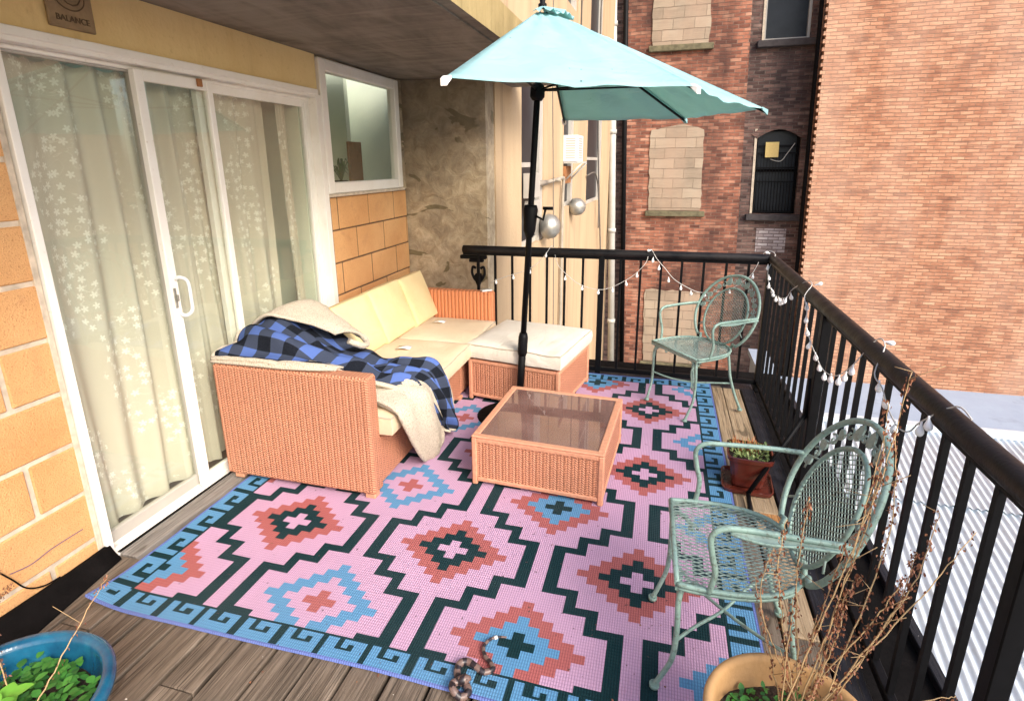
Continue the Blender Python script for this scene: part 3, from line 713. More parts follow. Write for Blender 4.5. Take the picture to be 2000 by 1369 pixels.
for k,h in enumerate(hm):
    cx=(h[0]+h[1])/2; b=MB(); w=.05
    b.box(h[0],h[0]+w,12.10,12.17,h[2],h[3]); b.box(h[1]-w,h[1],12.10,12.17,h[2],h[3]); b.box(h[0]+w,h[1]-w,12.10,12.17,h[2],h[2]+w); b.box(h[0]+w,h[1]-w,12.10,12.17,h[3]-w,h[3])
    zm=h[2]+(h[3]-h[2])*.5; b.box(h[0]+w,h[1]-w,12.09,12.16,zm,zm+.05)
    o=build('window',b,MT['tar'] if k==0 else MT['frame_grey'],B,shear=LE)
    b=MB(); b.box(h[0]+.03,h[1]-.03,12.175,12.18,h[2]+.03,h[3]-.03); build('glass_pane',b,MT['glass_dark'],o,shear=LE)
    b=MB(); b.box(h[0]-.035,h[0]+.012,12.0-.02,12.1,h[2],h[3]); build('jamb',b,MT['mortar'],o,shear=LE)
    b=MB(); b.box(h[0]-.12,h[1]+.12,11.86,12.0,h[2]-.14,h[2]-.01,0,.012); build('window_sill',b,simple('dark stone sill',(.06,.05,.05),.9,0,.5,9,.01),B,shear=LE)
    # brick arch: segment that closes the opening's upper corners
    if k==0:
        ar=[]; 
        for i in range(13): t=i/12; ar.append((h[0]+(h[1]-h[0])*t,h[3]-.20+.18*math.sin(PI*t)))
        ou=[]
        for i in range(13): t=i/12; ou.append((h[0]-.10+(h[1]-h[0]+.2)*t,h[3]-.10+.25*math.sin(PI*t)))
        b=MB()
        for i in range(12): b.prism([ar[i],ar[i+1],ou[i+1],ou[i]],11.972,12.06)
        b.prism([(h[0],h[3]-.20),ar[1],ar[2],(h[0],h[3])][::-1],11.99,12.05)
        build('brick_arch',b,MT['brick_dark'],B,shear=LE)
        b=MB(); b.box(h[0]+.06,h[1]-.06,12.08,12.10,h[3]-.38,h[3]-.33)
        for i in range(13):
            x=h[0]+.07+i*(h[1]-h[0]-.14)/12; b.tube([(x,12.06,h[2]+.02),(x,12.06,h[2]+.66)],.009,5)
            b.tube([(x,12.07,h[2]+.66),(x,12.07,h[2]+1.25)],.005,4)
        for z in(.02,.66,.95,1.25): b.box(h[0]+.05,h[1]-.05,12.05,12.075,h[2]+z,h[2]+z+.03)
        build('grille',b,MT['black_metal'],o,shear=LE)
        b=MB(); b.box(h[0]+.2,h[0]+.46,12.04,12.05,h[3]-.58,h[3]-.27); build('paper_notice',b,MT['gold'],o,shear=LE)
        b=MB(); b.tube(crom([(h[0]+.30,12.0,h[3]-.62),(h[0]+.5,11.98,h[3]-.66),(h[0]+.62,11.97,h[3]-.50),(h[1]-.12,11.97,h[3]-.30)],5),.008,5); build('dangling_cable',b,MT['frame_grey'],o,shear=LE)
b=MB(); 
for i in range(1): b.box(3.95,4.55,11.985,12.0,-.35,.18)
build('whitewash_patch',b,brick_mat('whitewashed brick',((.16,.12,.11),(.32,.26,.25),(.45,.39,.38),(.55,.5,.48)),(.2,.15,.14),.21,.068,.009),B,shear=LE)

S=empty('salmon_brick_building',(8,11.2,-3.9),'big blank salmon brick wall filling the right side across the roof','building')
S['_w']=Vector((8,11.2,-3.9))
b=MB(); b.box(4.785,16,11.2,11.95,-3.9,10); build('wall',b,MT['brick_sun'],S,shear=LE)
b=MB(); pts=[(4.79,-3.9)]; z=-2.9
while z<9.8: pts+=[(4.79,z),(4.755,z),(4.755,z+.066),(4.79,z+.066)]; z+=.135
pts+=[(4.79,9.9),(4.80,9.9),(4.80,-3.9)]
n_=len(pts); q0=len(b.v)
b.v+=[Vector((p[0]-.006,11.205,p[1])) for p in pts]+[Vector((p[0]-.006,11.30,p[1])) for p in pts]
for k in range(n_): b.face((q0+k,q0+(k+1)%n_,q0+n_+(k+1)%n_,q0+n_+k))
for k in range(1,n_-4,4): b.face((q0+k,q0+k+3,q0+k+2,q0+k+1))
build('toothed_edge',b,MT['brick_sun'],S,shear=LE)
b=MB(); b.box(4.69,4.73,11.32,11.5,-3.9,10); build('shadow_strip',b,MT['tar'],S,shear=LE)  # added solid dark strip standing in for shade beside the brick corner

# roofs below -----------------------------------------------------------
b=MB(); b.box(4.2,16,9.25,11.19,-3.3,-2.93); o=build('flat_roof',b,MT['flatroof']); setp(o,'smooth blue grey flat roof strip at the foot of the salmon brick wall','roof')
b=MB(); b.box(4.2,16,9.0,9.24,-3.3,-2.86,0,.02); o=build('roof_flashing',b,MT['corr']); setp(o,'pale metal flashing along the upper edge of the corrugated roof','flashing')
b=MB(); rows=[]; p=.095; n=8
def corr(x): return .016*math.sin(2*PI*x/p)
def sk(x,y): return x+.15*(y-6)
for (ya,yb,zo) in((3.0,6.62,0),(6.58,8.99,.030)):
    rr=[[],[]]
    x=2.9
    while x<13.5:
        rr[0].append((sk(x,ya),ya,-2.98+zo+corr(x)-(.0 if zo==0 else .004))); rr[1].append((sk(x,yb),yb,-2.98+zo+corr(x))); x+=p/8
    b.grid(rr)
rr=[[],[]]; x=2.9
while x<13.5: rr[0].append((sk(x,-1.5),-1.5,-2.998+corr(x))); rr[1].append((sk(x,3.04),3.04,-2.998+corr(x))); x+=p/8
b.grid(rr)
b.box(3.25,12.5,-1.5,9.0,-3.3,-3.05)
o=build('corrugated_roof',b,MT['corr']); setp(o,'white corrugated metal roof below the right hand railing','roof')
b=MB(); b.box(3.9,4.15,9.6,10.6,-3.9,-2.3); b.box(3.85,4.2,9.5,10.7,-2.3,-2.2); o=build('roof_hatch',b,MT['flatroof']); setp(o,'pale roof hatch far below behind the railing corner','roof hatch')
b=MB(); b.box(1.2,4.1,9.2,11.55,-3.5,-3.1); o=build('yard_shed_roof',b,MT['tar']); setp(o,'low dark roof at the foot of the red brick wall','roof')

# ================================================================ RAILING
RZ=.97
G=empty('balcony_railing',(2.68,2.70,0),'black steel railing with round top rail around the far and right edges of the deck','railing')
b=MB()
b.tube(crom([(.42,2.70,RZ-.022),(1.5,2.70,RZ-.022),(2.60,2.70,RZ-.022),(2.66,2.688,RZ-.022),(2.68,2.63,RZ-.022),(2.68,1.5,RZ-.022),(2.68,0,RZ-.022),(2.68,-2.3,RZ-.022)],5),.031,14); build('top_rail',b,MT['rail'],G)
b=MB(); b.box(.42,2.66,2.69,2.71,.905,.925); b.box(2.67,2.69,-2.3,2.69,.905,.922); build('under_rail',b,MT['black_metal'],G)
b=MB(); b.box(.50,2.66,2.685,2.715,.02,.055,0,.004); b.box(2.665,2.695,-2.3,2.685,.02,.052,0,.004); build('bottom_rail',b,MT['black_metal'],G)
def post(x,y,r,z0=-.03): b=MB(); b.box(x-r,x+r,y-r,y+r,z0,.93,0,.003); build('post',b,MT['black_metal'],G)
post(1.515,2.70,.021); post(2.68,2.70,.024); post(2.68,1.268,.021); post(2.68,-.30,.021)
def balu(x,y): b=MB(); b.box(x-.0085,x+.0085,y-.0085,y+.0085,.05,.91); build('baluster',b,MT['black_metal'],G)
for x in(.545,.683,.822,.966,1.099,1.237,1.376,1.655,1.80,1.945,2.088,2.238,2.388,2.535): balu(x,2.70)
y=1.268+.131
while y<2.62: balu(2.68,y); y+=.131
for y in(1.136,1.002,.864,.75,.616,.492,.349,.218,.09,-.036,-.165,-.43,-.56,-.69,-.82,-.95): balu(2.68,y)
b=MB(); b.tube([(2.655,1.28,.42),(2.42,1.15,.03)],.011,6); b.tube([(2.42,1.15,.03),(2.41,.93,.012)],.011,6); b.tube([(2.655,1.28,.42),(2.66,1.30,.60)],.011,6)
o=build('brace_rod',b,MT['black_metal'],G)
# ornate bracket
K=empty('iron_bracket',(.53,2.73,.6),'black ornamental iron bracket under the left end of the far railing','bracket')
b=MB(); b.box(.38,.60,2.72,2.76,.865,.895,0,.006); b.box(.455,.575,2.722,2.758,.84,.865,0,.005); b.tube([(.53,2.735,.86),(.53,2.735,.60)],.014,8); build('stem',b,MT['black_metal'],K)
b=MB()
for s in(-1,1):
    b.tube(crom([(.53,2.735,.68),(.53+s*.03,2.735,.70),(.53+s*.052,2.735,.75),(.53+s*.045,2.735,.80),(.53+s*.02,2.735,.79)],5),.011,7,rr=None)
b.prism([(.49,.72),(.515,.66),(.53,.63),(.545,.66),(.57,.72),(.55,.75),(.51,.75)],2.725,2.745); build('scroll',b,MT['black_metal'],K)

# ================================================================ RUG
Dx=.385; Py=.827; w=Dx/9; hh=Py/22
TYPE=['C','A','B','A','C','A','B']
RC={'A':{1:0,3:1,5:2},'B':{1:2,3:0,5:3},'C':{1:1,3:3,5:2}}
FX0,FX1,FY0,FY1=.035,2.235,-.128,2.545
OX0,OX1,OY0,OY1=-.085,2.352,-.232,2.665
def field(x,y):
    for c in range(7):
        i=(x-c*Dx)/w
        if abs(i)>5.5: continue
        for r in range(-1,5):
            yc=(r+(.5 if c%2 else 0))*Py; j=(y-yc)/hh
            if abs(j)>5.5: continue
            n=abs(round(i))+abs(round(j))
            if n<=5: return RC[TYPE[c]][1 if n<=1 else 3 if n<=3 else 5]
    # outlines
    c=math.floor(x/Dx); dx=(x/Dx-c)
    ph=((y/Py)-(.5 if c%2==0 else 0)); dy=abs(ph-round(ph))    # distance to the corridor centre of column c
    hx=.062; hy=.0235
    if dy>.25: dx=1-dx; dy=.5-dy
    # dx,dy now measured from the nearer corridor
    if abs(dx-.155)<hx and dy<.145+hy: return 1
    if .155-hx<dx<.385+hx and abs(dy-.145)<hy: return 1
    if abs(dx-.385)<hx and .145<dy<.25+hy: return 1
    if .385-hx<dx<.615+hx and abs(dy-.25)<hy: return 1
    if abs(dx-.615)<hx and .25-hy<dy: return 1
    return 0
def key(u,v):
    """greek key; u along the band (m), v 0 inner..1 outer"""
    if v<.13: return 1
    if v>.91: return 4
    t=(u/.168)%1
    if t<.16: return 1
    if .36<t<.50 and v<.62: return 1
    if .36<t<.80 and .46<v<.62: return 1
    if .66<t<.80 and .34<v<.62: return 1
    return 3
def rugcol(x,y):
    if FX0<=x<=FX1 and FY0<=y<=FY1: return field(x,y)
    ex=(FX0-x)/(FX0-OX0) if x<FX0 else (x-FX1)/(OX1-FX1) if x>FX1 else -1
    ey=(FY0-y)/(FY0-OY0) if y<FY0 else (y-FY1)/(OY1-FY1) if y>FY1 else -1
    if ex>ey: return key(y+.3,ex)
    return key(x+.3,ey)
b=MB(); nx=int((OX1-OX0)/(w/4)); ny=int((OY1-OY0)/(hh/4))
xs=[-.5*w+k*w/4 for k in range(-40,260)]; xs=[OX0]+[x for x in xs if OX0+.003<x<OX1-.003]+[OX1]
ys=[-.5*hh+k*hh/4 for k in range(-60,400)]; ys=[OY0]+[y for y in ys if OY0+.003<y<OY1-.003]+[OY1]
def rz(x,y):
    e=max(0,1-(x-OX0)/.16)
    z=.0085+.0030*mn.noise((x*2.6,y*2.2,0))+.0012*mn.noise((x*9,y*7,3))+e*(.006+.010*max(0,mn.noise((0,y*4.3,1))))
    c=max(0,1-math.hypot(x-OX0,y-OY0)/.22); z+=.03*c*c
    return z
for y in ys:
    for x in xs:
        e=max(0,1-(x-OX0)/.2); b.v.append(Vector((x+e*.018*math.sin(y*9+1)*mn.noise((y*1.7,3,0))*1.6,y+max(0,1-(y-OY0)/.3)*(.022-.018*abs(x-1.1)),rz(x,y))))
nX=len(xs)
for i in range(len(ys)-1):
    ym=(ys[i]+ys[i+1])/2
    for j in range(nX-1):
        b.f.append((i*nX+j,i*nX+j+1,(i+1)*nX+j+1,(i+1)*nX+j)); b.mi.append(rugcol((xs[j]+xs[j+1])/2,ym))
# turned side edges of the mat
for (seq,sgn) in (([j for j in range(nX)],1),):
    base=len(b.v)
    for j in seq: v=b.v[j]; b.v.append(Vector((v.x,v.y-.004,max(.0005,v.z-.007))))
    for j in range(nX-1): b.face((base+j,base+j+1,j+1,j),4)
base=len(b.v)
for i in range(len(ys)): v=b.v[i*nX]; b.v.append(Vector((v.x-.003,v.y,max(.0005,v.z-.007))))
for i in range(len(ys)-1): b.face((base+i+1,base+i,i*nX,(i+1)*nX),4)
o=build('outdoor_rug',b,RUG); setp(o,'pink outdoor rug with stepped diamonds and a blue key border on the deck','rug')

# ================================================================ SOFA
SX0,SX1=-.225,.655
SF=empty('wicker_sofa',(.22,1.62,0),'long terracotta wicker sofa with cream cushions along the wall','sofa')
def wbox(name,x0,x1,y0,y1,z0,z1,root,mat='wicker',local=False,bev=.012):
    b=MB(); b.box(x0,x1,y0,y1,z0,z1,0,bev); return build(name,b,MT[mat],root,local=local)
def armframe(name,x0,x1,y0,y1,z0,z1,mat='wicker'):
    o=wbox(name,x0,x1,y0,y1,z0,z1,SF,mat)
    return o
armframe('armrest',-.205,.665,.652,.745,.035,.645)
armframe('armrest',-.205,.70,2.545,2.63,.035,.64,'wicker_fine')
wbox('backrest',-.225,-.15,.75,2.54,.035,.64,SF,'wicker_fine')
for y0,y1 in((.75,1.345),(1.35,1.945),(1.95,2.54)):
    wbox('seat_base',-.145,.645,y0,y1,.035,.30,SF)
for x,y in((-.17,.665),(.60,.665),(-.17,2.56),(.62,2.56),(.60,1.90)):
    wbox('foot',x,x+.055,y,y+.05,.008,.035,SF,'wicker_edge',bev=.004)
def cushion(name,x0,x1,y0,y1,z0,z1,mat,root,puff=.018,T=None,local=False,seedv=0,pipe=True):
    """soft rounded slab with a puffed top"""
    b=MB(); nu,nv=22,22; rc=.035
    def prof(t): # superellipse inset
        return 1-(abs(2*t-1))**6
    def P(u,v,side):
        x=x0+(x1-x0)*u; y=y0+(y1-y0)*v
        e=min(prof(u),1)*min(prof(v),1)
        zc=(z0+z1)/2; h=(z1-z0)/2
        wr=mn.noise((x*6+seedv,y*6,seedv))*.008+mn.noise((x*17,y*15+seedv,2))*.0028
        z=zc+side*(h*(.72+.28*e**.5)+ (puff*math.sin(PI*u)*math.sin(PI*v)+wr)*(1 if side>0 else .2))
        return Vector((x,y,z))
    for side in(1,-1):
        rows=[]
        for i in range(nu+1):
            u=.5-.5*math.cos(PI*i/nu); rows.append([P(u,.5-.5*math.cos(PI*j/nv),side) for j in range(nv+1)])
        s=len(b.v); b.grid(rows if side<0 else [r[::-1] for r in rows])
        if side>0: top=rows
        else: bot=rows
    def ring(r): return [r[0][j] for j in range(nv+1)]+[r[i][nv] for i in range(1,nu+1)]+[r[nu][j] for j in range(nv-1,-1,-1)]+[r[i][0] for i in range(nu-1,0,-1)]
    rt,rb=ring(top),ring(bot); c=Vector(((x0+x1)/2,(y0+y1)/2,0))
    mid=[]
    for a,q in zip(rt,rb):
        d=(a-c); d.z=0; d.normalize(); mid.append((a+q)/2+d*.010)
    rr=[rt+[rt[0]],mid+[mid[0]],rb+[rb[0]]]; b.grid(rr)
    if T:
        for k in range(len(b.v)): b.v[k]=T@b.v[k]
        rt=[T@v for v in rt]
    o=build(name,b,mat,root,local=local,fixn=True)
    if pipe:
        p=MB(); p.tube([v+Vector((0,0,.001)) if not T else v for v in rt],.0042,6,closed=True); build('piping',p,MT['piping'],o,local=local)
    return o
for k,(y0,y1) in enumerate(((.75,1.34),(1.345,1.94),(1.945,2.54))):
    cushion('seat_cushion',-.14,.725,y0,y1,.302,.43,MT['cush_seat'] if k else MT['cush_seat'],SF,.012,seedv=k*3+1)
def backc(y0,y1,xb,zb,ang,seed,hgt=.40):
    T=Matrix.Translation((xb,0,zb))@Matrix.Rotation(R(90-ang),4,'Y')
    # local: slab lying in x(-> up), thickness z
    T=Matrix.Translation((xb,0,zb))@Matrix.Rotation(-R(90+ang),4,'Y')
    return cushion('back_cushion',0,hgt,y0,y1,-.062,.062,MT['cush'],SF,.022,T=T,seedv=seed,pipe=False)
backc(2.17,2.55,.20,.43,22,5,.37); backc(1.74,2.18,.18,.43,22,8,.37); backc(1.33,1.75,.16,.43,22,11,.36)
cushion('back_cushion',-.02,.14,1.02,1.45,.435,.60,MT['cush'],SF,.02,seedv=14,pipe=False)
for (x,y) in((.32,1.62),(.31,2.26)):
    b=MB(); b.grid([[(x,y,.452),(x,y+.07,.452)],[(x+.05,y+.005,.462),(x+.05,y+.075,.458)],[(x+.09,y+.02,.45),(x+.085,y+.085,.449)]]); build('care_tag',b,MT['paper'],SF,solid=.001)
b=MB(); b.box(.60,.685,2.555,2.60,.642,.655,0,.004); b.box(.607,.678,2.56,2.596,.6545,.6565,1)
T=Matrix.Translation((.64,2.58,0))@Matrix.Rotation(R(38),4,'Z')@Matrix.Translation((-.64,-2.58,0))
b.v=[T@v for v in b.v]; o=build('remote_box',b,[MT['white'],MT['frame_grey']]); setp(o,'small white plastic box lying on the far sofa arm','plastic box')

# ottoman
OT=empty('wicker_ottoman',(1.085,2.215,0),'terracotta wicker ottoman with a pale seat cushion behind the umbrella pole','ottoman',rz=R(-10))
def framed_box(root,hx,hy,z0,z1,feet=True,top=True,thick=.0):
    b=MB(); t=.028
    for sx in(-1,1):
        for sy in(-1,1):
            x=sx*(hx-t/2);y=sy*(hy-t/2); b.box(x-t/2,x+t/2,y-t/2,y+t/2,.008,z1,0,.006)
    for sy in(-1,1):
        for z in((z0,z0+.022),(z1-.024,z1)):
            b.box(-hx+t,hx-t,sy*(hy-t/2)-t/2+.002,sy*(hy-t/2)+t/2-.002,z[0],z[1],0,.004)
    for sx in(-1,1):
        for z in((z0,z0+.022),(z1-.024,z1)):
            b.box(sx*(hx-t/2)-t/2+.002,sx*(hx-t/2)+t/2-.002,-hy+t,hy-t,z[0],z[1],0,.004)
    build('frame',b,MT['wicker_edge'],root,local=True)
    for ax,s in(('y',-1),('y',1),('x',-1),('x',1)):
        b=MB()
        if ax=='y': b.box(-hx+t,hx-t,s*(hy-.014)-.006,s*(hy-.014)+.006,z0+.02,z1-.022)
        else: b.box(s*(hx-.014)-.006,s*(hx-.014)+.006,-hy+t,hy-t,z0+.02,z1-.022)
        build('side_panel',b,MT['wicker'],root,local=True)
framed_box(OT,.335,.325,.035,.305)
b=MB(); b.box(-.31,.31,-.30,.30,.27,.30); build('seat_board',b,MT['wicker_edge'],OT,local=True)
cushion('seat_cushion',-.345,.345,-.335,.335,.307,.43,MT['cush_pale'],OT,.016,local=True,seedv=21)

# coffee table
CT=empty('wicker_coffee_table',(1.425,1.245,0),'low terracotta wicker coffee table with a smoked glass top','coffee table',rz=R(-3))
framed_box(CT,.335,.345,.03,.272)
b=MB(); t=.036
for sy in(-1,1): b.box(-.335,.335,sy*.327-.018,sy*.327+.018,.2725,.284,0,.004)
for sx in(-1,1): b.box(sx*.317-.018,sx*.317+.018,-.308,.308,.2725,.284,0,.004)
build('top_rim',b,MT['wicker_edge'],CT,local=True)
b=MB(); b.box(-.298,.298,-.308,.308,.276,.281); build('glass_top',b,MT['glass_table'],CT,local=True)
b=MB(); b.box(-.30,.30,-.31,.31,.05,.06); build('bottom_shelf',b,MT['wicker'],CT,local=True)
b=MB(); b.box(-.29,.29,-.02,.02,.235,.27,0,.003); build('cross_bar',b,MT['wicker_edge'],CT,local=True)

# ================================================================ BLANKET
BK=empty('plaid_blanket',(.3,1.05,.43),'blue and black plaid blanket with cream sherpa lining draped over the near sofa arm','blanket')
rows=[[(-.215,.68,.665),(-.225,.85,.695),(-.215,1.0,.71),(-.20,1.2,.71),(-.17,1.40,.69)],
[(-.10,.675,.675),(-.10,.83,.75),(-.08,1.0,.775),(-.05,1.2,.775),(-.02,1.37,.69)],
[(.08,.675,.675),(.08,.80,.745),(.09,.96,.72),(.09,1.15,.69),(.12,1.42,.56)],
[(.25,.68,.668),(.26,.78,.70),(.27,.92,.63),(.27,1.12,.575),(.26,1.43,.48)],
[(.42,.72,.655),(.43,.81,.62),(.43,.94,.545),(.43,1.12,.53),(.42,1.37,.475)],
[(.57,.82,.56),(.58,.92,.53),(.58,1.03,.51),(.58,1.18,.515),(.58,1.36,.475)],
[(.70,.96,.475),(.71,1.06,.485),(.715,1.16,.49),(.715,1.27,.485),(.705,1.38,.465)],
[(.762,1.06,.36),(.770,1.13,.355),(.775,1.21,.36),(.775,1.31,.35),(.768,1.41,.34)],
[(.772,1.16,.22),(.782,1.21,.21),(.79,1.27,.20),(.785,1.36,.18),(.775,1.435,.17)],
[(.770,1.24,.11),(.78,1.28,.10),(.785,1.33,.08),(.78,1.39,.06),(.772,1.44,.05)]]
G_=surf(rows,9,12)
def wrinkle(G_,amp,off=0,dirn=(1,0)):
    out=[]
    nR=len(G_);nC=len(G_[0])
    for i in range(nR):
        r=[]
        for j in range(nC):
            a=G_[min(i+1,nR-1)][j]-G_[max(i-1,0)][j]; c=G_[i][min(j+1,nC-1)]-G_[i][max(j-1,0)]
            n=a.cross(c); n.normalize()
            if n.z<0 and abs(n.z)>.2: n=-n
            if abs(n.z)<=.2 and n.x<0: n=-n
            s=i/nR; t=j/nC
            fold=math.sin(t*PI*7+s*6+3.5*mn.noise((s*3,t*2,off)))*1.1+mn.noise((s*7,t*8,off+4))*2.2+.6*math.sin(s*38+t*9)*math.exp(-((s-.5)/.12)**2)
            pinch=1-.55*math.exp(-((s-.48)/.16)**2)
            edge=min(1,4*min(t,1-t)+.15)
            r.append(G_[i][j]+n*(amp*(fold+.55)*edge*(2-pinch)))
        out.append(r)
    return out
G_=wrinkle(G_,.021)
uv=[]; 
for i in range(len(G_)):
    q=[]; 
    for j in range(len(G_[0])): q.append((i*.0215+.03*math.sin(j*.12),j*.0205+.035*math.sin(i*.10)))
    uv.append(q)
b=MB(); b.grid(G_,0,uv); build('plaid_face',b,MT['plaid'],BK)
# lining: same sheet a little lower
G2=[[v-Vector((.004 if i>60 else 0,0,.010 if i<=60 else 0)) - (Vector((.012,0,0)) if i>55 else Vector((0,0,.002))) for v in r] for i,r in enumerate(G_)]
b=MB(); b.grid([r[::-1] for r in G2]); build('sherpa_lining',b,MT['sherpa'],BK,solid=.004)
# rolled sherpa borders
def roll(pts,r,n=4,name='sherpa_border'):
    P=crom(pts,n); P=[p+Vector((0,0,.004*mn.noise((k*.5,1,0)))) for k,p in enumerate(P)]
    b=MB(); b.tube(P,r,10,rr=[r*(1+.25*mn.noise((k*.6,7,0))) for k in range(len(P))]); build(name,b,MT['sherpa'],BK)
roll([Vector(G_[i][0])+Vector((0,0,-.004)) for i in range(0,len(G_)-22,6)],.013)
roll([Vector(G_[0][j]) for j in range(0,len(G_[0]),6)],.012)
roll([Vector(G_[-1][j]) for j in range(0,len(G_[0]),6)],.008)
roll([Vector(G_[i][-1]) for i in range(60,len(G_),6)],.006)
# sherpa strip lying along the arm top
st=surf([[(-.21,.655,.655),(-.21,.70,.66),(-.205,.75,.66)],[(0,.650,.657),(0,.69,.672),(0,.745,.66)],[(.2,.652,.655),(.2,.69,.680),(.2,.75,.67)],[(.36,.668,.655),(.37,.70,.675),(.37,.76,.66)],[(.47,.71,.650),(.47,.74,.655),(.47,.78,.64)]],7,6)
b=MB(); b.grid(st); build('sherpa_border',b,MT['sherpa'],BK,solid=.012)
# folded-back sherpa peak
pk=surf([[(-.20,.98,.755),(-.19,1.14,.775),(-.17,1.31,.765),(-.15,1.42,.72)],
 [(-.09,.96,.825),(-.07,1.12,.845),(-.04,1.28,.835),(-.02,1.38,.765)],
 [(.02,1.00,.800),(.04,1.14,.805),(.07,1.27,.79),(.085,1.36,.72)],
 [(.12,1.07,.755),(.15,1.17,.75),(.18,1.27,.72),(.195,1.33,.66)],
 [(.22,1.13,.69),(.25,1.20,.685),(.275,1.27,.655),(.285,1.31,.62)]],7,7)
b=MB(); b.grid(pk); build('sherpa_fold',b,MT['sherpa'],BK,solid=.014)
roll([pk[i][-1] for i in range(0,len(pk),4)]+[Vector((.325,1.27,.60)),Vector((.325,1.20,.61)),Vector((.28,1.15,.65))],.019)
roll([pk[i][0]+Vector((0,0,.002)) for i in range(0,len(pk),4)],.010)
# hanging sherpa flap at the front
fl=surf([[(.50,.79,.50),(.56,.88,.505),(.61,.97,.505),(.66,1.06,.50)],
 [(.63,.795,.478),(.66,.88,.485),(.69,.97,.49),(.715,1.07,.487)],
 [(.735,.78,.445),(.757,.885,.45),(.765,1.0,.452),(.765,1.11,.445)],
 [(.765,.80,.36),(.790,.92,.36),(.795,1.04,.36),(.785,1.15,.35)],
 [(.765,.865,.25),(.795,.975,.25),(.80,1.09,.24),(.79,1.20,.23)],
 [(.76,.945,.14),(.79,1.03,.135),(.795,1.14,.13),(.785,1.235,.12)],
 [(.755,1.015,.055),(.78,1.085,.045),(.785,1.17,.04),(.775,1.24,.05)],
 [(.752,1.065,.026),(.768,1.115,.018),(.77,1.165,.018),(.765,1.205,.026)]],7,8)
for i,r in enumerate(fl):
    for j,v in enumerate(r): v.x+=.012*mn.noise((i*.09,j*.16,3))+.008*math.sin(j*.45+i*.05)
b=MB(); b.grid(fl); build('sherpa_flap',b,MT['sherpa'],BK,solid=.022)
roll([fl[i][0] for i in range(0,len(fl),5)]+[fl[-1][j] for j in range(3,len(fl[0]),5)]+[fl[i][-1] for i in range(len(fl)-4,12,-6)],.013)
b=MB(); u_=surf([[(.60,.80,.47),(.62,.86,.455),(.66,.93,.45)],[(.70,.79,.445),(.72,.85,.41),(.755,.93,.40)],[(.735,.80,.415),(.765,.86,.385),(.79,.94,.36)]],5,5)
b.grid(u_); build('sherpa_fold',b,MT['sherpa'],BK,solid=.018)

# ================================================================ UMBRELLA
UM=empty('half_umbrella',(1.09,1.84,0),'aqua half round patio umbrella on a black crank pole','umbrella')
base=Vector((1.09,1.84,.01)); top=Vector((1.215,1.90,2.44)); ax=(top-base).normalized()
def onpole(z): return base+ax*((z-base.z)/ax.z)
b=MB(); b.tube([onpole(.02),onpole(.55)],.0235,14); b.tube([onpole(.55),onpole(2.40)],.0185,14); build('pole',b,MT['black_metal'],UM)
b=MB(); b.tube([onpole(.40),onpole(.42),onpole(.52),onpole(.55)],.03,14,rr=[.026,.031,.031,.024]); build('collar',b,MT['black_metal'],UM)
b=MB(); b.lathe([(0,.052),(.05,.05),(.052,.035),(.19,.022),(.215,.012),(.215,.008),(0,.008)],(1.05,1.76,0),32); b.tube([(1.075,1.80,.03),onpole(.12)],.034,12); build('weighted_base',b,MT['tar'],UM)
b=MB(); c=onpole(1.26); b.tube([onpole(1.16),onpole(1.20),onpole(1.33),onpole(1.355)],.04,14,rr=[.022,.036,.044,.036]); build('crank_housing',b,MT['black_metal'],UM)
b=MB(); b.tube([c+Vector((.03,-.01,.035)),c+Vector((.085,-.02,.01)),c+Vector((.10,-.02,.075))],.008,8); b.tube([c+Vector((.085,-.02,.078)),c+Vector((.145,-.03,.078))],.010,8); build('crank_handle',b,MT['black_metal'],UM)
apex=onpole(2.425)
tips=[Vector(t) for t in((1.10,.655,1.913),(2.037,1.22,1.908),(2.43,2.0,1.868),(2.036,2.77,1.883),(1.15,3.06,1.915))]
NB=16;NR=18
def panelpt(k,s,t):
    """s across the panel 0..1, t from apex 0 to rim 1"""
    A,C_=tips[k],tips[k+1]
    ra=apex.lerp(A,t); rc=apex.lerp(C_,t)
    p=ra.lerp(rc,s); n=(A-apex).cross(C_-apex).normalized()
    if n.z<0: n=-n
    sagv=-.05*math.sin(PI*s)*t*(.6+.4*t)
    wr=(math.sin(s*21+3*mn.noise((s*2,t*2,k)))*.5+mn.noise((s*5+k*3,t*4,1))*1.1)*.018*math.sin(PI*s)*(t*(1.25-t))*2.2
    diag=.014*math.sin((s*.8+(1-t)*1.6)*24+k)*math.sin(PI*s)*max(0,.55-abs(t-.45))*1.2
    p=p+n*(sagv*.55+wr+diag)
    # rim scallops inward slightly
    if t>.8: p=p+((apex-p)*(.035*math.sin(PI*s)*(t-.8)/.2))
    return p
for k in range(4):
    b=MB(); rows=[]
    for i in range(NR+1):
        t=.085+.915*i/NR; rows.append([panelpt(k,j/NB,t) for j in range(NB+1)])
    b.grid(rows); build('canopy_panel',b,MT['canopy'],UM,solid=.0016)
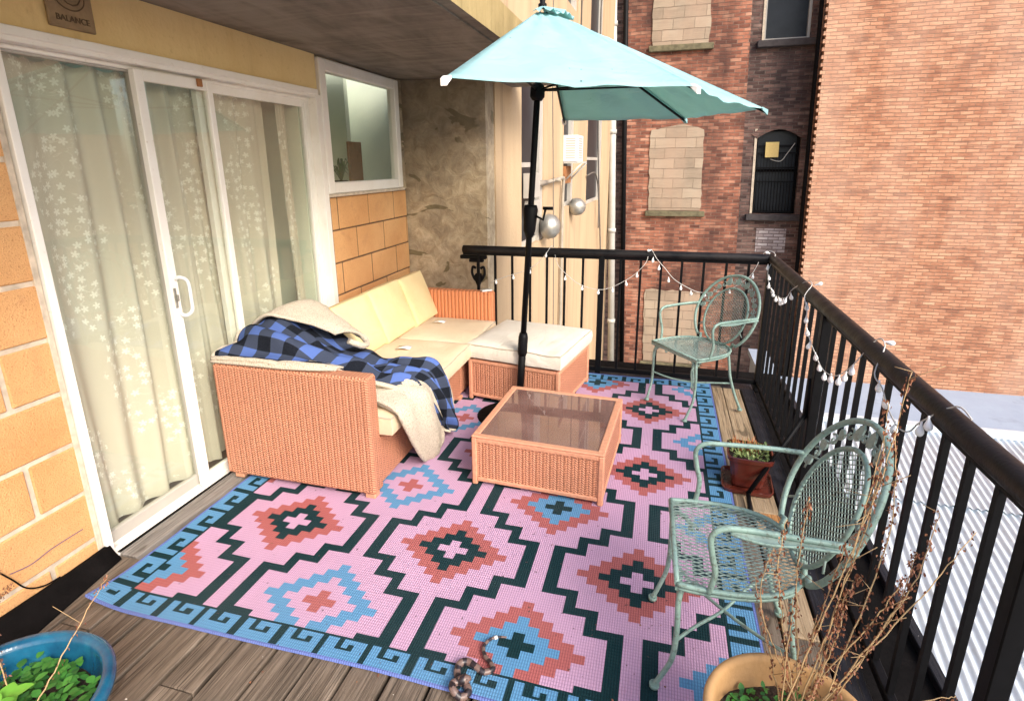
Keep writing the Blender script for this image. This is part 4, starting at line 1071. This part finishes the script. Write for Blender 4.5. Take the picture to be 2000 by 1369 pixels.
# hem and little corner pockets
for k,tp in enumerate(tips):
    d=(apex-tp).normalized(); b=MB()
    s=Vector((-d.y,d.x,0)).normalized()
    a1=tp-d*.012
    b.poly([a1+s*.018+d*.035,a1-s*.018+d*.035,a1-s*.008,a1+s*.008]); b.poly([a1+s*.018+d*.035+Vector((0,0,-.012)),a1+s*.012+Vector((0,0,-.026)),a1-s*.012+Vector((0,0,-.026)),a1-s*.018+d*.035+Vector((0,0,-.012))])
    b.poly([a1+s*.012,a1-s*.012,a1-s*.012+Vector((0,0,-.026)),a1+s*.012+Vector((0,0,-.026))])
    b.poly([a1+s*.018+d*.035,a1+s*.012,a1+s*.012+Vector((0,0,-.026)),a1+s*.018+d*.035+Vector((0,0,-.012))]); b.poly([a1-s*.018+d*.035,a1-s*.012,a1-s*.012+Vector((0,0,-.026)),a1-s*.018+d*.035+Vector((0,0,-.012))])
    build('rib_pocket',b,MT['canopy'] if k in(2,3) else MT['paper'],UM,solid=.002)
# vent cap
b=MB()
ctips=[apex.lerp(t,.145)+Vector((0,0,.018)) for t in tips]; ca=apex+Vector((0,0,.012))
for k in range(4):
    rows=[]
    for i in range(7):
        t=i/6; rows.append([ca.lerp(ctips[k].lerp(ctips[k+1],s/8),max(.04,t))+Vector((0,0,.018*math.sin(PI*s/8)*t+ .012*t*math.sin(s*2.4+k))) for s in range(9)])
    b.grid(rows)
build('vent_cap',b,MT['canopy'],UM,solid=.002)
b=MB(); b.lathe([(0,.05),(.012,.045),(.018,.025),(.014,.008),(.024,0),(.024,-.02),(0,-.02)],tuple(apex+Vector((0,0,.02))),16); build('finial',b,MT['black_metal'],UM)
hub=onpole(2.0)
b=MB(); b.tube([onpole(1.945),onpole(1.965),onpole(2.015),onpole(2.035)],.04,14,rr=[.028,.042,.042,.028]); build('runner',b,MT['black_metal'],UM)
for k,tp in enumerate(tips):
    b=MB(); a=apex.lerp(tp,.03)+Vector((0,0,-.016)); e=tp+Vector((0,0,-.014)); b.tube([a,a.lerp(e,.5)+Vector((0,0,-.006)),e],.0075,6); build('rib',b,MT['black_metal'],UM)
    b=MB(); b.tube([hub,apex.lerp(tp,.62)+Vector((0,0,-.028))],.006,6); build('strut',b,MT['black_metal'],UM)

# ================================================================ CHAIRS
def expmesh(b,inside,u0,u1,v0,v1,P,pitch=.0145,r=.0011,slope=.48,step=.004):
    """diamond expanded metal: two families of slanted strands clipped to inside(u,v)"""
    for sgn in(1,-1):
        L=(u1-u0); c=v0-slope*L
        while c<v1+slope*L:
            run=[]; u=u0
            while u<=u1+1e-9:
                v=c+sgn*slope*(u-u0)
                if inside(u,v): run.append((u,v))
                else:
                    if len(run)>1: b.tube([P(*run[0]),P(*run[len(run)//2]),P(*run[-1])] if len(run)>2 else [P(*q) for q in run],r,3,cap=False)
                    run=[]
                u+=step
            if len(run)>1: b.tube([P(*run[0]),P(*run[len(run)//2]),P(*run[-1])],r,3,cap=False)
            c+=pitch
def make_chair(mat,mat2):
    root=empty('iron_chair',(0,0,0))
    SH=.415
    # seat outline in (d,w): d depth from front
    def seat_out():
        pts=[]
        pts+= [(0,-.215),(0,.215)]
        pts+= [(.06,.222),(.16,.222),(.25,.205),(.32,.165),(.365,.09),(.378,0),(.365,-.09),(.32,-.165),(.25,-.205),(.16,-.222),(.06,-.222)]
        return pts
    so=seat_out()
    def halfw(d):
        ks=[(0,.215),(.06,.222),(.16,.222),(.25,.205),(.32,.165),(.365,.09),(.378,0)]
        for (a,wa),(c,wc) in zip(ks,ks[1:]):
            if a<=d<=c: return wa+(wc-wa)*(d-a)/(c-a)
        return -1
    sz=lambda d,w_: SH-.012*math.sin(PI*min(1,max(0,d/.378)))*(1-(w_/.23)**2)
    rim=crom([(d,w_,SH) for d,w_ in so[1:]+[so[0]]],4)
    b=MB(); b.tube(rim+[],.008,8,m=0); b.tube([(0,-.215,SH),(0,.215,SH)],.008,8); b.box(-.004,.004,-.215,.215,SH-.022,SH-.004)
    b.tube([(d*.985+.003,w_*.985,SH-.016) for d,w_,_ in rim],.006,6)
    seat=build('seat',b,mat,root,local=True)
    b=MB(); expmesh(b,lambda d,w_:halfw(d)>abs(w_)+.003 if 0<=d<=.378 else False,0,.378,-.225,.225,lambda d,w_:Vector((d,w_,sz(d,w_))),.017,.0021,.42); build('seat_mesh',b,mat2,seat,local=True)
    # back plane: leaning
    lean=.40; zc=.614; B0=.335
    bp=lambda w_,z: Vector((B0+(z-SH)*lean+.03*(1-(w_/.25)**2)*.6,w_,z))
    loop=[]
    for i in range(41):
        a=R(-52)+ (R(360-76))*i/40*1.0
        a=R(-48)+R(276)*i/40
        loop.append(bp(.252*math.cos(a),zc+.238*math.sin(a)))
    legR=[bp(.135,SH+.0),bp(.15,.44)]
    P=[bp(.13,SH-.01),bp(.145,.445)]+loop+[bp(-.145,.445),bp(-.13,SH-.01)]
    b=MB(); b.tube(P,.0095,9); back=build('backrest',b,mat,root,local=True)
    b=MB(); iz=.592; iw,ih=.170,.178
    b.tube([bp(iw*math.cos(2*PI*i/40),iz+ih*math.sin(2*PI*i/40)) for i in range(40)],.0075,8,closed=True); io=build('inner_oval',b,mat,back,local=True)
    b=MB(); expmesh(b,lambda u,v:(u/iw)**2+((v-iz)/ih)**2<.97,-iw,iw,iz-ih,iz+ih,lambda u,v:bp(u,v),.0155,.0019,.55); build('back_mesh',b,mat2,back,local=True)
    # leaf and scroll ornament between the ovals
    b=MB(); rnd=random.Random(4)
    for i in range(17):
        a=R(8)+R(164)*i/16
        ra=.5*(.232*abs(1)+.0); rx=.211;rzv=.208
        c=Vector((rx*math.cos(a),0,zc-.012+rzv*math.sin(a)))
        if i%2==0:
            s=rnd.uniform(.018,.027); t=a+rnd.uniform(-.6,.6); pts=[]
            for q in range(9):
                an=2*PI*q/9; rr_=s*(1+.35*math.cos(an)); pts.append((c.x+math.cos(t)*rr_*math.cos(an)-math.sin(t)*s*.75*math.sin(an),c.z+math.sin(t)*rr_*math.cos(an)+math.cos(t)*s*.75*math.sin(an)))
            base_=len(b.v)
            for q in pts: b.v.append(bp(*q)+Vector((-.003,0,0)))
            for q in pts: b.v.append(bp(*q)+Vector((.003,0,0)))
            n=len(pts); b.face(range(base_,base_+n)); b.face(list(range(base_+n,base_+2*n))[::-1])
            for q in range(n): b.face((base_+q,base_+n+q,base_+n+(q+1)%n,base_+(q+1)%n))
        else:
            pts=[]
            for q in range(13):
                an=q*.55; rr_=.020*(1-q/16); pts.append(bp(c.x+rr_*math.cos(an+a),c.z+rr_*math.sin(an+a)))
            b.tube(pts,.0035,5)
    vine=[bp(.209*math.cos(R(0)+R(180)*i/30)*(1+.03*math.sin(i*1.7)),zc-.012+.207*math.sin(R(180)*i/30)*(1+.03*math.sin(i*1.7))) for i in range(31)]
    b.tube(vine,.0032,5)
    for s in(-1,1):
        b.tube([bp(s*.145,.53),bp(s*.19,.50)],.004,5); b.tube([bp(s*.16,.66),bp(s*.228,.64)],.004,5)
    build('leaf_ornament',b,mat2,back,local=True)
    for s in(-1,1):
        # arm
        AH=.635
        p0=bp(s*.250,AH)
        path=crom([p0,(.30,s*.250,AH+.004),(.17,s*.243,AH+.005),(.105,s*.243,AH),(.075,s*.242,AH-.03),(.082,s*.240,AH-.09),(.095,s*.236,AH-.15),(.085,s*.226,SH-.005)],6)
        b=MB(); b.tube(path,.0085,8)
        lens=crom([p0+Vector((.0,s*.012,-.012)),(.30,s*.268,AH-.008),(.20,s*.272,AH-.01),(.12,s*.25,AH-.008)],6); b.tube(lens,.005,6)
        pi=crom([(p0.x,p0.y,p0.z-.002),(.30,s*.242,AH),(.20,s*.243,AH),(.12,s*.243,AH-.002)],6)
        base_=len(b.v)
        for a_,c_ in zip(pi,lens): b.v.append(a_); b.v.append(c_)
        for q in range(len(pi)-1): b.face((base_+2*q,base_+2*q+1,base_+2*q+3,base_+2*q+2),1)
        build('armrest',b,[mat,mat2],root,local=True)
        # front leg with scroll
        lg=crom([(.075,s*.150,SH-.055),(.050,s*.165,SH-.030),(.022,s*.185,SH-.030),(.010,s*.200,SH-.075),(.012,s*.203,SH-.17),(.006,s*.200,SH-.28),(-.022,s*.192,.05),(-.038,s*.188,.012)],6)
        b=MB(); b.tube(lg,.0085,8)
        b.tube(crom([(.018,s*.14,SH-.02),(.012,s*.165,SH-.035),(.010,s*.19,SH-.06),(.012,s*.202,SH-.12)],5),.0065,7)
        b.tube([(-.038,s*.188,.014),(-.038,s*.188,.002)],.016,10); sc_=[(.075+.017*math.cos(q*.5)*(1-q/16),s*.150,SH-.062+.017*math.sin(q*.5)*(1-q/16)) for q in range(12)]; b.tube(sc_,.005,6)
        build('leg',b,mat,root,local=True)
        lg=crom([(.315,s*.150,SH-.008),(.325,s*.158,SH-.08),(.335,s*.170,SH-.18),(.365,s*.190,.12),(.405,s*.212,.012)],6)
        b=MB(); b.tube(lg,.0085,8); b.tube([(.405,s*.212,.014),(.405,s*.212,.002)],.016,10); build('leg',b,mat,root,local=True)
    b=MB()
    for s in(-1,1):
        b.tube(crom([(.010,s*.200,.20),(.08,s*.10,.175),(.175,0,.165),(.26,-s*.10,.18),(.352,-s*.180,.19)],6),.0055,7)
    build('stretcher',b,mat,root,local=True)
    return root
def copy_tree(o,parent=None):
    c=o.copy(); col.objects.link(c); c.parent=parent
    for ch in list(o.children): copy_tree(ch,c)
    return c
random.seed(5)
ch=make_chair(MT['iron'],MT['iron_old'])
# local axes: x = depth towards the back, y = width
ch.location=(2.03,.15,.012); ch.rotation_euler[2]=R(2)
setp(ch,'wrought iron armchair in the near right corner behind the dried stems','chair','wrought iron garden chairs')
c2=copy_tree(ch); c2.location=(2.055,2.105,.012); c2.rotation_euler[2]=R(40)
setp(c2,'pale green wrought iron armchair in the far corner of the railing','chair','wrought iron garden chairs')

# ================================================================ STRING LIGHTS
SL=empty('string_light',(2.64,2.64,.9),'white teardrop bulb string lights looped along the railing','string lights')
pb=[(.66,.70),(.80,.755),(.93,.80),(1.03,.86),(1.102,.943),(1.14,.97),(1.19,.86),(1.28,.77),(1.37,.71),(1.505,.681),(1.60,.705),(1.69,.756),(1.762,.809),(1.837,.899),(1.861,.985),(1.911,.928),(1.976,.856),(2.041,.784),(2.13,.731),(2.217,.698),(2.323,.705),(2.41,.726),(2.49,.78),(2.558,.854),(2.625,.965)]
P1=[Vector((x,2.655 if z<.96 else 2.70,z if z<.96 else .99)) for x,z in pb]
pr=[(2.62,.99),(2.55,.895),(2.50,.83),(2.40,.80),(2.328,.800),(2.23,.795),(2.132,.805),(1.989,.83),(1.89,.862),(1.791,.926),(1.70,.99),(1.60,.99),(1.52,.95),(1.445,.90),(1.424,.855),(1.392,.81),(1.283,.775),(1.194,.754),(1.10,.735),(1.013,.735),(.90,.76),(.814,.80),(.70,.88),(.66,.99),(.58,.99),(.50,.92),(.42,.90),(.35,.86),(.26,.84),(.19,.86),(.13,.92),(.08,.99),(.0,.99)]
P2=[Vector((2.635 if z<.97 else 2.68,y,z)) for y,z in pr]
path=crom(P1+P2,4)
b=MB(); b.tube(path,.0022,5); build('wire',b,MT['silver_wire'],SL)
def bulb(p,tilt=0,s=1):
    b=MB(); s*=.72
    b.lathe([(0,0),(.0035*s,-.002*s),(.004*s,-.012*s),(.007*s,-.020*s),(.0125*s,-.032*s),(.0145*s,-.041*s),(.012*s,-.050*s),(.006*s,-.056*s),(0,-.057*s)],(0,0,0),12)
    M_=Matrix.Translation(p)@Matrix.Rotation(tilt,4,Vector((random.uniform(-1,1),random.uniform(-1,1),0)).normalized())
    b.v=[M_@v for v in b.v]; build('bulb',b,MT['bulb'],SL)
random.seed(6)
bb=[(.70,.725),(.84,.77),(.975,.82),(1.102,.95),(1.25,.78),(1.38,.71),(1.505,.685),(1.605,.705),(1.70,.76),(1.778,.825),(1.885,.94),(1.93,.885),(2.0,.80),(2.09,.745),(2.16,.71),(2.26,.70),(2.42,.735),(2.56,.85)]
for x,z in bb: bulb(Vector((x,2.655,z)),random.uniform(-.3,.3))
for y,z in[(2.58,.93),(2.52,.87),(2.46,.83),(2.38,.81),(2.30,.81),(2.20,.80),(2.13,.81),(2.05,.815),(1.98,.83),(1.90,.86),(1.82,.90)]+[(1.47,.93),(1.435,.875),(1.40,.82),(1.30,.785),(1.20,.762),(1.12,.74),(1.02,.737),(.93,.76),(.83,.79),(.76,.83),(.70,.88)]+[(.45,.915),(.40,.88),(.28,.85),(.13,.92),(.10,.95)]:
    bulb(Vector((2.635,y,z)),random.uniform(-.4,.4),1.05)
for p in((1.87,2.69,.985),(2.655,2.66,.99),(2.70,1.63,.985),(2.70,.66,.985)): bulb(Vector(p),R(100)+random.uniform(-.3,.3),.9)

# ================================================================ POTS
def leaf(b,p,d,n,L,wd,m=0,fold=.15):
    d=d.normalized(); s=d.cross(n).normalized(); n=s.cross(d)
    pts=[]
    prof=[(0,.05),(.2,.65),(.45,1),(.7,.8),(.9,.35),(1,0)]
    base_=len(b.v)
    for t,ww in prof:
        c=p+d*L*t-n*L*.18*t*t
        b.v+=[c-s*wd*ww+n*wd*fold*ww,c,c+s*wd*ww+n*wd*fold*ww]
    for k in range(len(prof)-1):
        q=base_+3*k
        b.face((q,q+1,q+4,q+3),m,None,True); b.face((q+1,q+2,q+5,q+4),m,None,True)
def rv(): return Vector((random.uniform(-1,1),random.uniform(-1,1),random.uniform(-1,1)))
def stem_cluster(root_stem,root_leaf,origin_r,center,z0,stems,leafdens=1.0,lsize=.02,rs=.0016):
    bs=MB(); bl=MB()
    for (tip,bend,dens) in stems:
        a=random.uniform(0,2*PI); r=random.uniform(0,origin_r)
        p0=Vector((center[0]+r*math.cos(a),center[1]+r*math.sin(a),z0)); tip=Vector(tip); bend=Vector(bend)
        P=crom([p0,p0.lerp(tip,.33)+bend*.6,p0.lerp(tip,.7)+bend,tip],9)
        P=[p+rv()*.0025 for p in P]
        n=len(P); bs.tube(P,rs,5,rr=[rs*(1.25-.8*k/n) for k in range(n)])
        for k in range(int(n*.25),n):
            for q in range(int(dens*leafdens*random.uniform(.2,1.6)*1.9+.5)):
                p=P[k].lerp(P[max(k-1,0)],random.random())+rv()*.008; d=(Vector((0,0,-1.3))+rv()*.7); leaf(bl,p,d,rv(),lsize*random.uniform(.3,.75),lsize*.14,0,.6)
            if random.random()<.10*dens/3:
                e=P[k]+Vector((random.uniform(-.06,.06),random.uniform(-.06,.06),random.uniform(-.02,.07))); bs.tube([P[k],e],rs*.5,4)
    return bs,bl
# tan pot
PT=empty('tan_flower_pot',(2.30,-.33,0),'large tan ceramic pot of dried russet stems in the near right corner','flower pot')
b=MB(); H=.318
b.lathe([(0,.006),(.13,.006),(.145,.03),(.175,.22),(.185,H-.05),(.192,H-.03),(.198,H-.01),(.194,H),(.180,H),(.174,H-.012),(.172,H-.05),(.165,H-.12)],(2.30,-.33,0),56); build('pot',b,MT['terracotta'],PT)
b=MB(); rows=[]
for i in range(7): rows.append([(2.30+.17*i/6*math.cos(2*PI*j/24),-.33+.17*i/6*math.sin(2*PI*j/24),H-.085+.012*mn.noise((i*.7,j*.8,0))) for j in range(25)])
b.grid(rows); build('soil',b,MT['soil'],PT)
random.seed(21)
b=MB()
for k in range(380):
    a=random.uniform(0,2*PI); r=.15*math.sqrt(random.random()); p=Vector((2.30+r*math.cos(a),-.33+r*math.sin(a),H-.08+random.uniform(0,.03)))
    leaf(b,p,Vector((random.uniform(-1,1),random.uniform(-1,1),.5)),Vector((0,0,1)),random.uniform(.010,.024),random.uniform(.004,.009))
build('green_leaves',b,MT['leaf_dark'],PT)
stems=[((2.50,-.09,1.13),(.03,.02,0),4),((2.50,-.06,.97),(.05,0,0),4),((2.46,-.10,.90),(.02,.02,.03),3),((2.60,-.12,.80),(.03,-.02,.02),3),((2.70,-.08,.735),(.02,0,.03),1.2),
 ((2.33,-.10,.78),(-.02,0,0),3),((2.25,-.16,.66),(-.04,0,.02),2),((2.40,-.18,.72),(0,0,.02),4),((2.52,-.20,.66),(.03,0,.05),4),
 ((2.45,-.16,.62),(0,.03,.05),5),((2.30,-.20,.56),(0,0,.03),2),((2.21,-.2,.60),(-.02,0,0),1.5),((2.56,-.14,.70),(.04,0,.04),4),((2.62,-.30,.46),(.02,0,.03),.4),
 ((2.48,-.05,1.04),(.04,.02,.01),4),((2.28,-.12,.72),(-.03,.01,.02),3),((2.40,-.22,.58),(.02,0,.06),5)]
bs,bl=stem_cluster(PT,PT,.07,(2.31,-.32),H-.09,stems,.95,.019,.0019); build('dried_stems',bs,MT['stem'],PT); build('dried_leaves',bl,MT['dry'],PT)
# blue pot
PB=empty('blue_flower_pot',(.375,-.80,0),'glossy blue glazed pot with fresh green leaves in the near left corner','flower pot')
C0=(.40,-.80); H=.30; Rr=.25
b=MB(); b.lathe([(0,.006),(.13,.006),(.15,.03),(.19,.16),(Rr-.012,H-.05),(Rr+.004,H-.03),(Rr+.006,H-.012),(Rr-.004,H),(Rr-.022,H-.002),(Rr-.030,H-.02),(Rr-.035,H-.06),(Rr-.05,H-.13)],(*C0,0),64); build('pot',b,MT['blue_glaze'],PB)
b=MB(); rows=[]
for i in range(7): rows.append([(C0[0]+(Rr-.035)*i/6*math.cos(2*PI*j/24),C0[1]+(Rr-.035)*i/6*math.sin(2*PI*j/24),H-.095+.012*mn.noise((i*.7,j*.8,0))) for j in range(25)])
b.grid(rows); build('soil',b,MT['soil'],PB)
random.seed(8); b=MB(); b2=MB()
for k in range(700):
    a=random.uniform(0,2*PI); r=(Rr-.05)*math.sqrt(random.random()); p=Vector((C0[0]+r*math.cos(a),C0[1]+r*math.sin(a),H-.085+random.uniform(0,.045)))
    leaf(b,p,Vector((random.uniform(-1,1),random.uniform(-1,1),.25)),Vector((0,0,1)),random.uniform(.018,.034),random.uniform(.007,.013))
for k in range(16):
    a=random.uniform(0,2*PI); r=random.uniform(0,.09); c=Vector((C0[0]+.0+r*math.cos(a),C0[1]-.02+r*math.sin(a),H-.06+random.uniform(.01,.05)))
    for q in range(5):
        an=q*1.26+a; leaf(b2,c,Vector((math.cos(an),math.sin(an),.35)),Vector((0,0,1)),random.uniform(.045,.07),random.uniform(.014,.021))
build('small_leaves',b,MT['leaf_dark'],PB); build('broad_leaves',b2,MT['leaf'],PB)
stems=[((.385,-.45,.41),(.02,.02,.05),1.6),((-.03,-.47,.30),(-.02,.0,.06),3),((-.10,-.45,.33),(-.02,0,.06),4),((-.06,-.52,.25),(-.03,0,.03),3),((-.12,-.5,.42),(-.02,0,.05),4),((.0,-.62,.33),(-.03,0,.06),3)]
bs,bl=stem_cluster(PB,PB,.08,C0,H-.09,stems,.9,.016,.0018); build('dried_stems',bs,MT['stem'],PB); build('dried_leaves',bl,MT['dry'],PB)
# brown square pot
PQ=empty('brown_square_pot',(2.43,1.29,0),'square brown glazed planter with sparse greenery on the deck boards by the railing','planter',rz=R(-4))
def sqlathe(b,prof,n=28,pw=7,m=0):
    base_=len(b.v)
    for r,z in prof:
        for j in range(n):
            a=2*PI*j/n; c,s=math.cos(a),math.sin(a); k=(abs(c)**pw+abs(s)**pw)**(-1/pw); b.v.append(Vector((r*k*c,r*k*s,z)))
    for k in range(len(prof)-1):
        for j in range(n): j2=(j+1)%n; b.face((base_+k*n+j,base_+k*n+j2,base_+(k+1)*n+j2,base_+(k+1)*n+j),m)
b=MB(); sqlathe(b,[(0,.022),(.070,.022),(.074,.03),(.098,.168),(.106,.170),(.108,.19),(.100,.192),(.095,.17),(.09,.14)],48); build('pot',b,MT['brown_glaze'],PQ,local=True)
b=MB(); sqlathe(b,[(0,.004),(.10,.004),(.118,.008),(.122,.026),(.116,.027),(.11,.014),(0,.013)],48); build('saucer',b,MT['brown_glaze'],PQ,local=True)
b=MB(); sqlathe(b,[(.095,.158),(.05,.162),(0,.160)],48); build('soil',b,MT['soil'],PQ,local=True)
random.seed(31); b=MB(); b2=MB()
for k in range(240):
    x=random.uniform(-.085,.085);y=random.uniform(-.085,.085); leaf(b,Vector((x,y,.165+random.uniform(0,.03))),Vector((random.uniform(-1,1),random.uniform(-1,1),.7)),Vector((0,0,1)),random.uniform(.012,.030),.005)
for k in range(60):
    x=random.uniform(-.09,.05);y=random.uniform(-.0,.09); b2.tube([(x,y,.16),(x+random.uniform(-.012,.012),y+random.uniform(-.01,.01),.195+random.uniform(0,.035))],.0013,4)
build('green_leaves',b,leafm('olive leaf',(.08,.13,.03),(.22,.26,.09)),PQ,local=True); build('dried_stems',b2,leafm('orange stem',(.45,.13,.04),(.6,.25,.08)),PQ,local=True)

# ================================================================ TOY SNAKE
SN=empty('toy_snake',(1.45,-.12,.01),'rubber toy snake with dark bands winding over the near edge of the rug','toy snake')
pts=[(1.505,.012),(1.478,.006),(1.452,-.012),(1.440,-.045),(1.455,-.080),(1.482,-.102),(1.494,-.122),(1.470,-.140),(1.440,-.132),(1.410,-.122),(1.388,-.135),(1.388,-.165),(1.408,-.190),(1.432,-.200),(1.445,-.222),(1.428,-.243),(1.402,-.238),(1.394,-.218),(1.412,-.205)]
P3=[Vector((x,y,.024+(.016 if i>=16 else 0)+(.006 if i in(8,9,10) else 0))) for i,(x,y) in enumerate(pts)]
P=crom(P3,6); n=len(P)
b=MB(); b.tube(P,.012,14,rr=[.003+.0088*min(1,k/(n*.5)) for k in range(n)],uvlen=True)
build('body',b,MT['snakeskin'],SN)
b=MB(); h0=P[-1]; d=(P[-1]-P[-4]).normalized(); side=Vector((-d.y,d.x,0))
hp=[h0-d*.006,h0+d*.012,h0+d*.026,h0+d*.036]
b.tube([p+Vector((0,0,.004)) for p in hp],.012,12,rr=[.0115,.015,.0115,.005]); 
for s in(-1,1): b.tube([h0+d*.020+side*s*.010+Vector((0,0,.010)),h0+d*.022+side*s*.012+Vector((0,0,.013))],.003,6)
build('head',b,MT['snakeskin'],SN)
b=MB(); b.tube([P[7],P[9]],.0062,10); build('white_ring',b,MT['white'],SN)

random.seed(77); b=MB()
for k in range(90):
    x=random.uniform(.1,2.5); y=random.uniform(-.9,2.5); 
    if .6<x<1.8 and .8<y<1.7: continue
    if x<.72 and y>.6: continue
    z=.016 if (-.08<x<2.33 and y>-.2) else .003
    leaf(b,Vector((x,y,z+.003)),Vector((random.uniform(-1,1),random.uniform(-1,1),.05)),Vector((0,0,1)),random.uniform(.004,.013),random.uniform(.0015,.004))
o=build('leaf_litter',b,MT['dry']); setp(o,'tiny dry leaf crumbs scattered over the rug and deck boards','leaf litter',kind='stuff')

# ================================================================ PLAQUE
PL=empty('stone_plaque',(XW,.30,2.12),'square brown stone plaque with a spiral relief on the yellow band above the door','plaque')
b=MB(); b.box(XW,XW+.014,.215,.395,2.095,2.272,0,.004); build('tablet',b,MT['plaque'],PL)
b=MB(); cy,cz=.305,2.205
b.tube([(XW+.015,cy+.058*math.cos(a),cz+.045*math.sin(a)) for a in [R(10*k) for k in range(36)]],.0022,5,closed=True)
b.tube([(XW+.015,cy+(.004+.0042*k*.9)*math.cos(k*.62),cz+(.003+.0034*k*.9)*math.sin(k*.62)) for k in range(13)],.0024,5); build('spiral',b,MT['plaque_dark'],PL)
cu=bpy.data.curves.new('lettering','FONT'); cu.body='BALANCE'; cu.size=.030; cu.extrude=.0012; cu.align_x='CENTER'; cu.align_y='CENTER'
tmp=bpy.data.objects.new('t',cu); col.objects.link(tmp); dg=bpy.context.evaluated_depsgraph_get(); me=bpy.data.meshes.new_from_object(tmp.evaluated_get(dg)); bpy.data.objects.remove(tmp)
me.materials.clear(); me.materials.append(MT['plaque_dark']); lo=bpy.data.objects.new('lettering',me); col.objects.link(lo); lo.parent=PL
lo.location=(.016,.305-.30,2.128-2.12); lo.rotation_euler=(R(90),0,R(90))

# ================================================================ LIGHT, WORLD, CAMERA
EXPO=1.3
sun_dir=Vector((.62,-.55,.62)).normalized()     # towards the sun
w_=bpy.data.worlds.new('World'); sc.world=w_; w_.use_nodes=True; nt=w_.node_tree
bg=nt.nodes['Background']; sky=nt.nodes.new('ShaderNodeTexSky'); sky.sky_type='NISHITA'; sky.sun_disc=False
sky.sun_elevation=math.asin(sun_dir.z); sky.sun_rotation=math.atan2(sun_dir.x,sun_dir.y); sky.air_density=1.0; sky.dust_density=3.0; sky.ozone_density=1
nt.links.new(sky.outputs[0],bg.inputs[0]); bg.inputs[1].default_value=.15
L=bpy.data.lights.new('sun','SUN'); L.energy=1.5; L.angle=R(24); L.color=(1,.94,.86)
lo=bpy.data.objects.new('sun',L); col.objects.link(lo); lo.rotation_euler=sun_dir.to_track_quat('Z','Y').to_euler(); lo.location=(5,-5,8)
M3=[[0.9626922497788912,0.2704262912551053,-0.009656770353050799],[0.06392699193428497,-0.261960819136169,-0.9629589134224404],[-0.2629391030597702,0.9264157545268151,-0.2694751896680049]]
cd=bpy.data.cameras.new('camera'); co=bpy.data.objects.new('camera',cd); col.objects.link(co)
X=Vector(M3[0]);Y=-Vector(M3[1]);Zv=-Vector(M3[2])
mw=Matrix(((X.x,Y.x,Zv.x,1.92911093),(X.y,Y.y,Zv.y,-1.49576567),(X.z,Y.z,Zv.z,1.59401254),(0,0,0,1)))
co.matrix_world=mw
cd.sensor_width=36; cd.sensor_fit='HORIZONTAL'; cd.lens=1093.346/2000*36; cd.shift_x=(1000-981.483)/2000; cd.shift_y=-(684.5-627.016)/2000
cd.clip_start=.02; cd.clip_end=500
sc.camera=co
sc.view_settings.view_transform='Standard'; sc.view_settings.look='None'; sc.view_settings.gamma=1; sc.view_settings.exposure=EXPO
sc.render.engine='CYCLES'; sc.cycles.max_bounces=8; sc.cycles.transparent_max_bounces=16; sc.cycles.use_denoising=True
for o in bpy.data.objects:
    if '_w' in o: del o['_w']
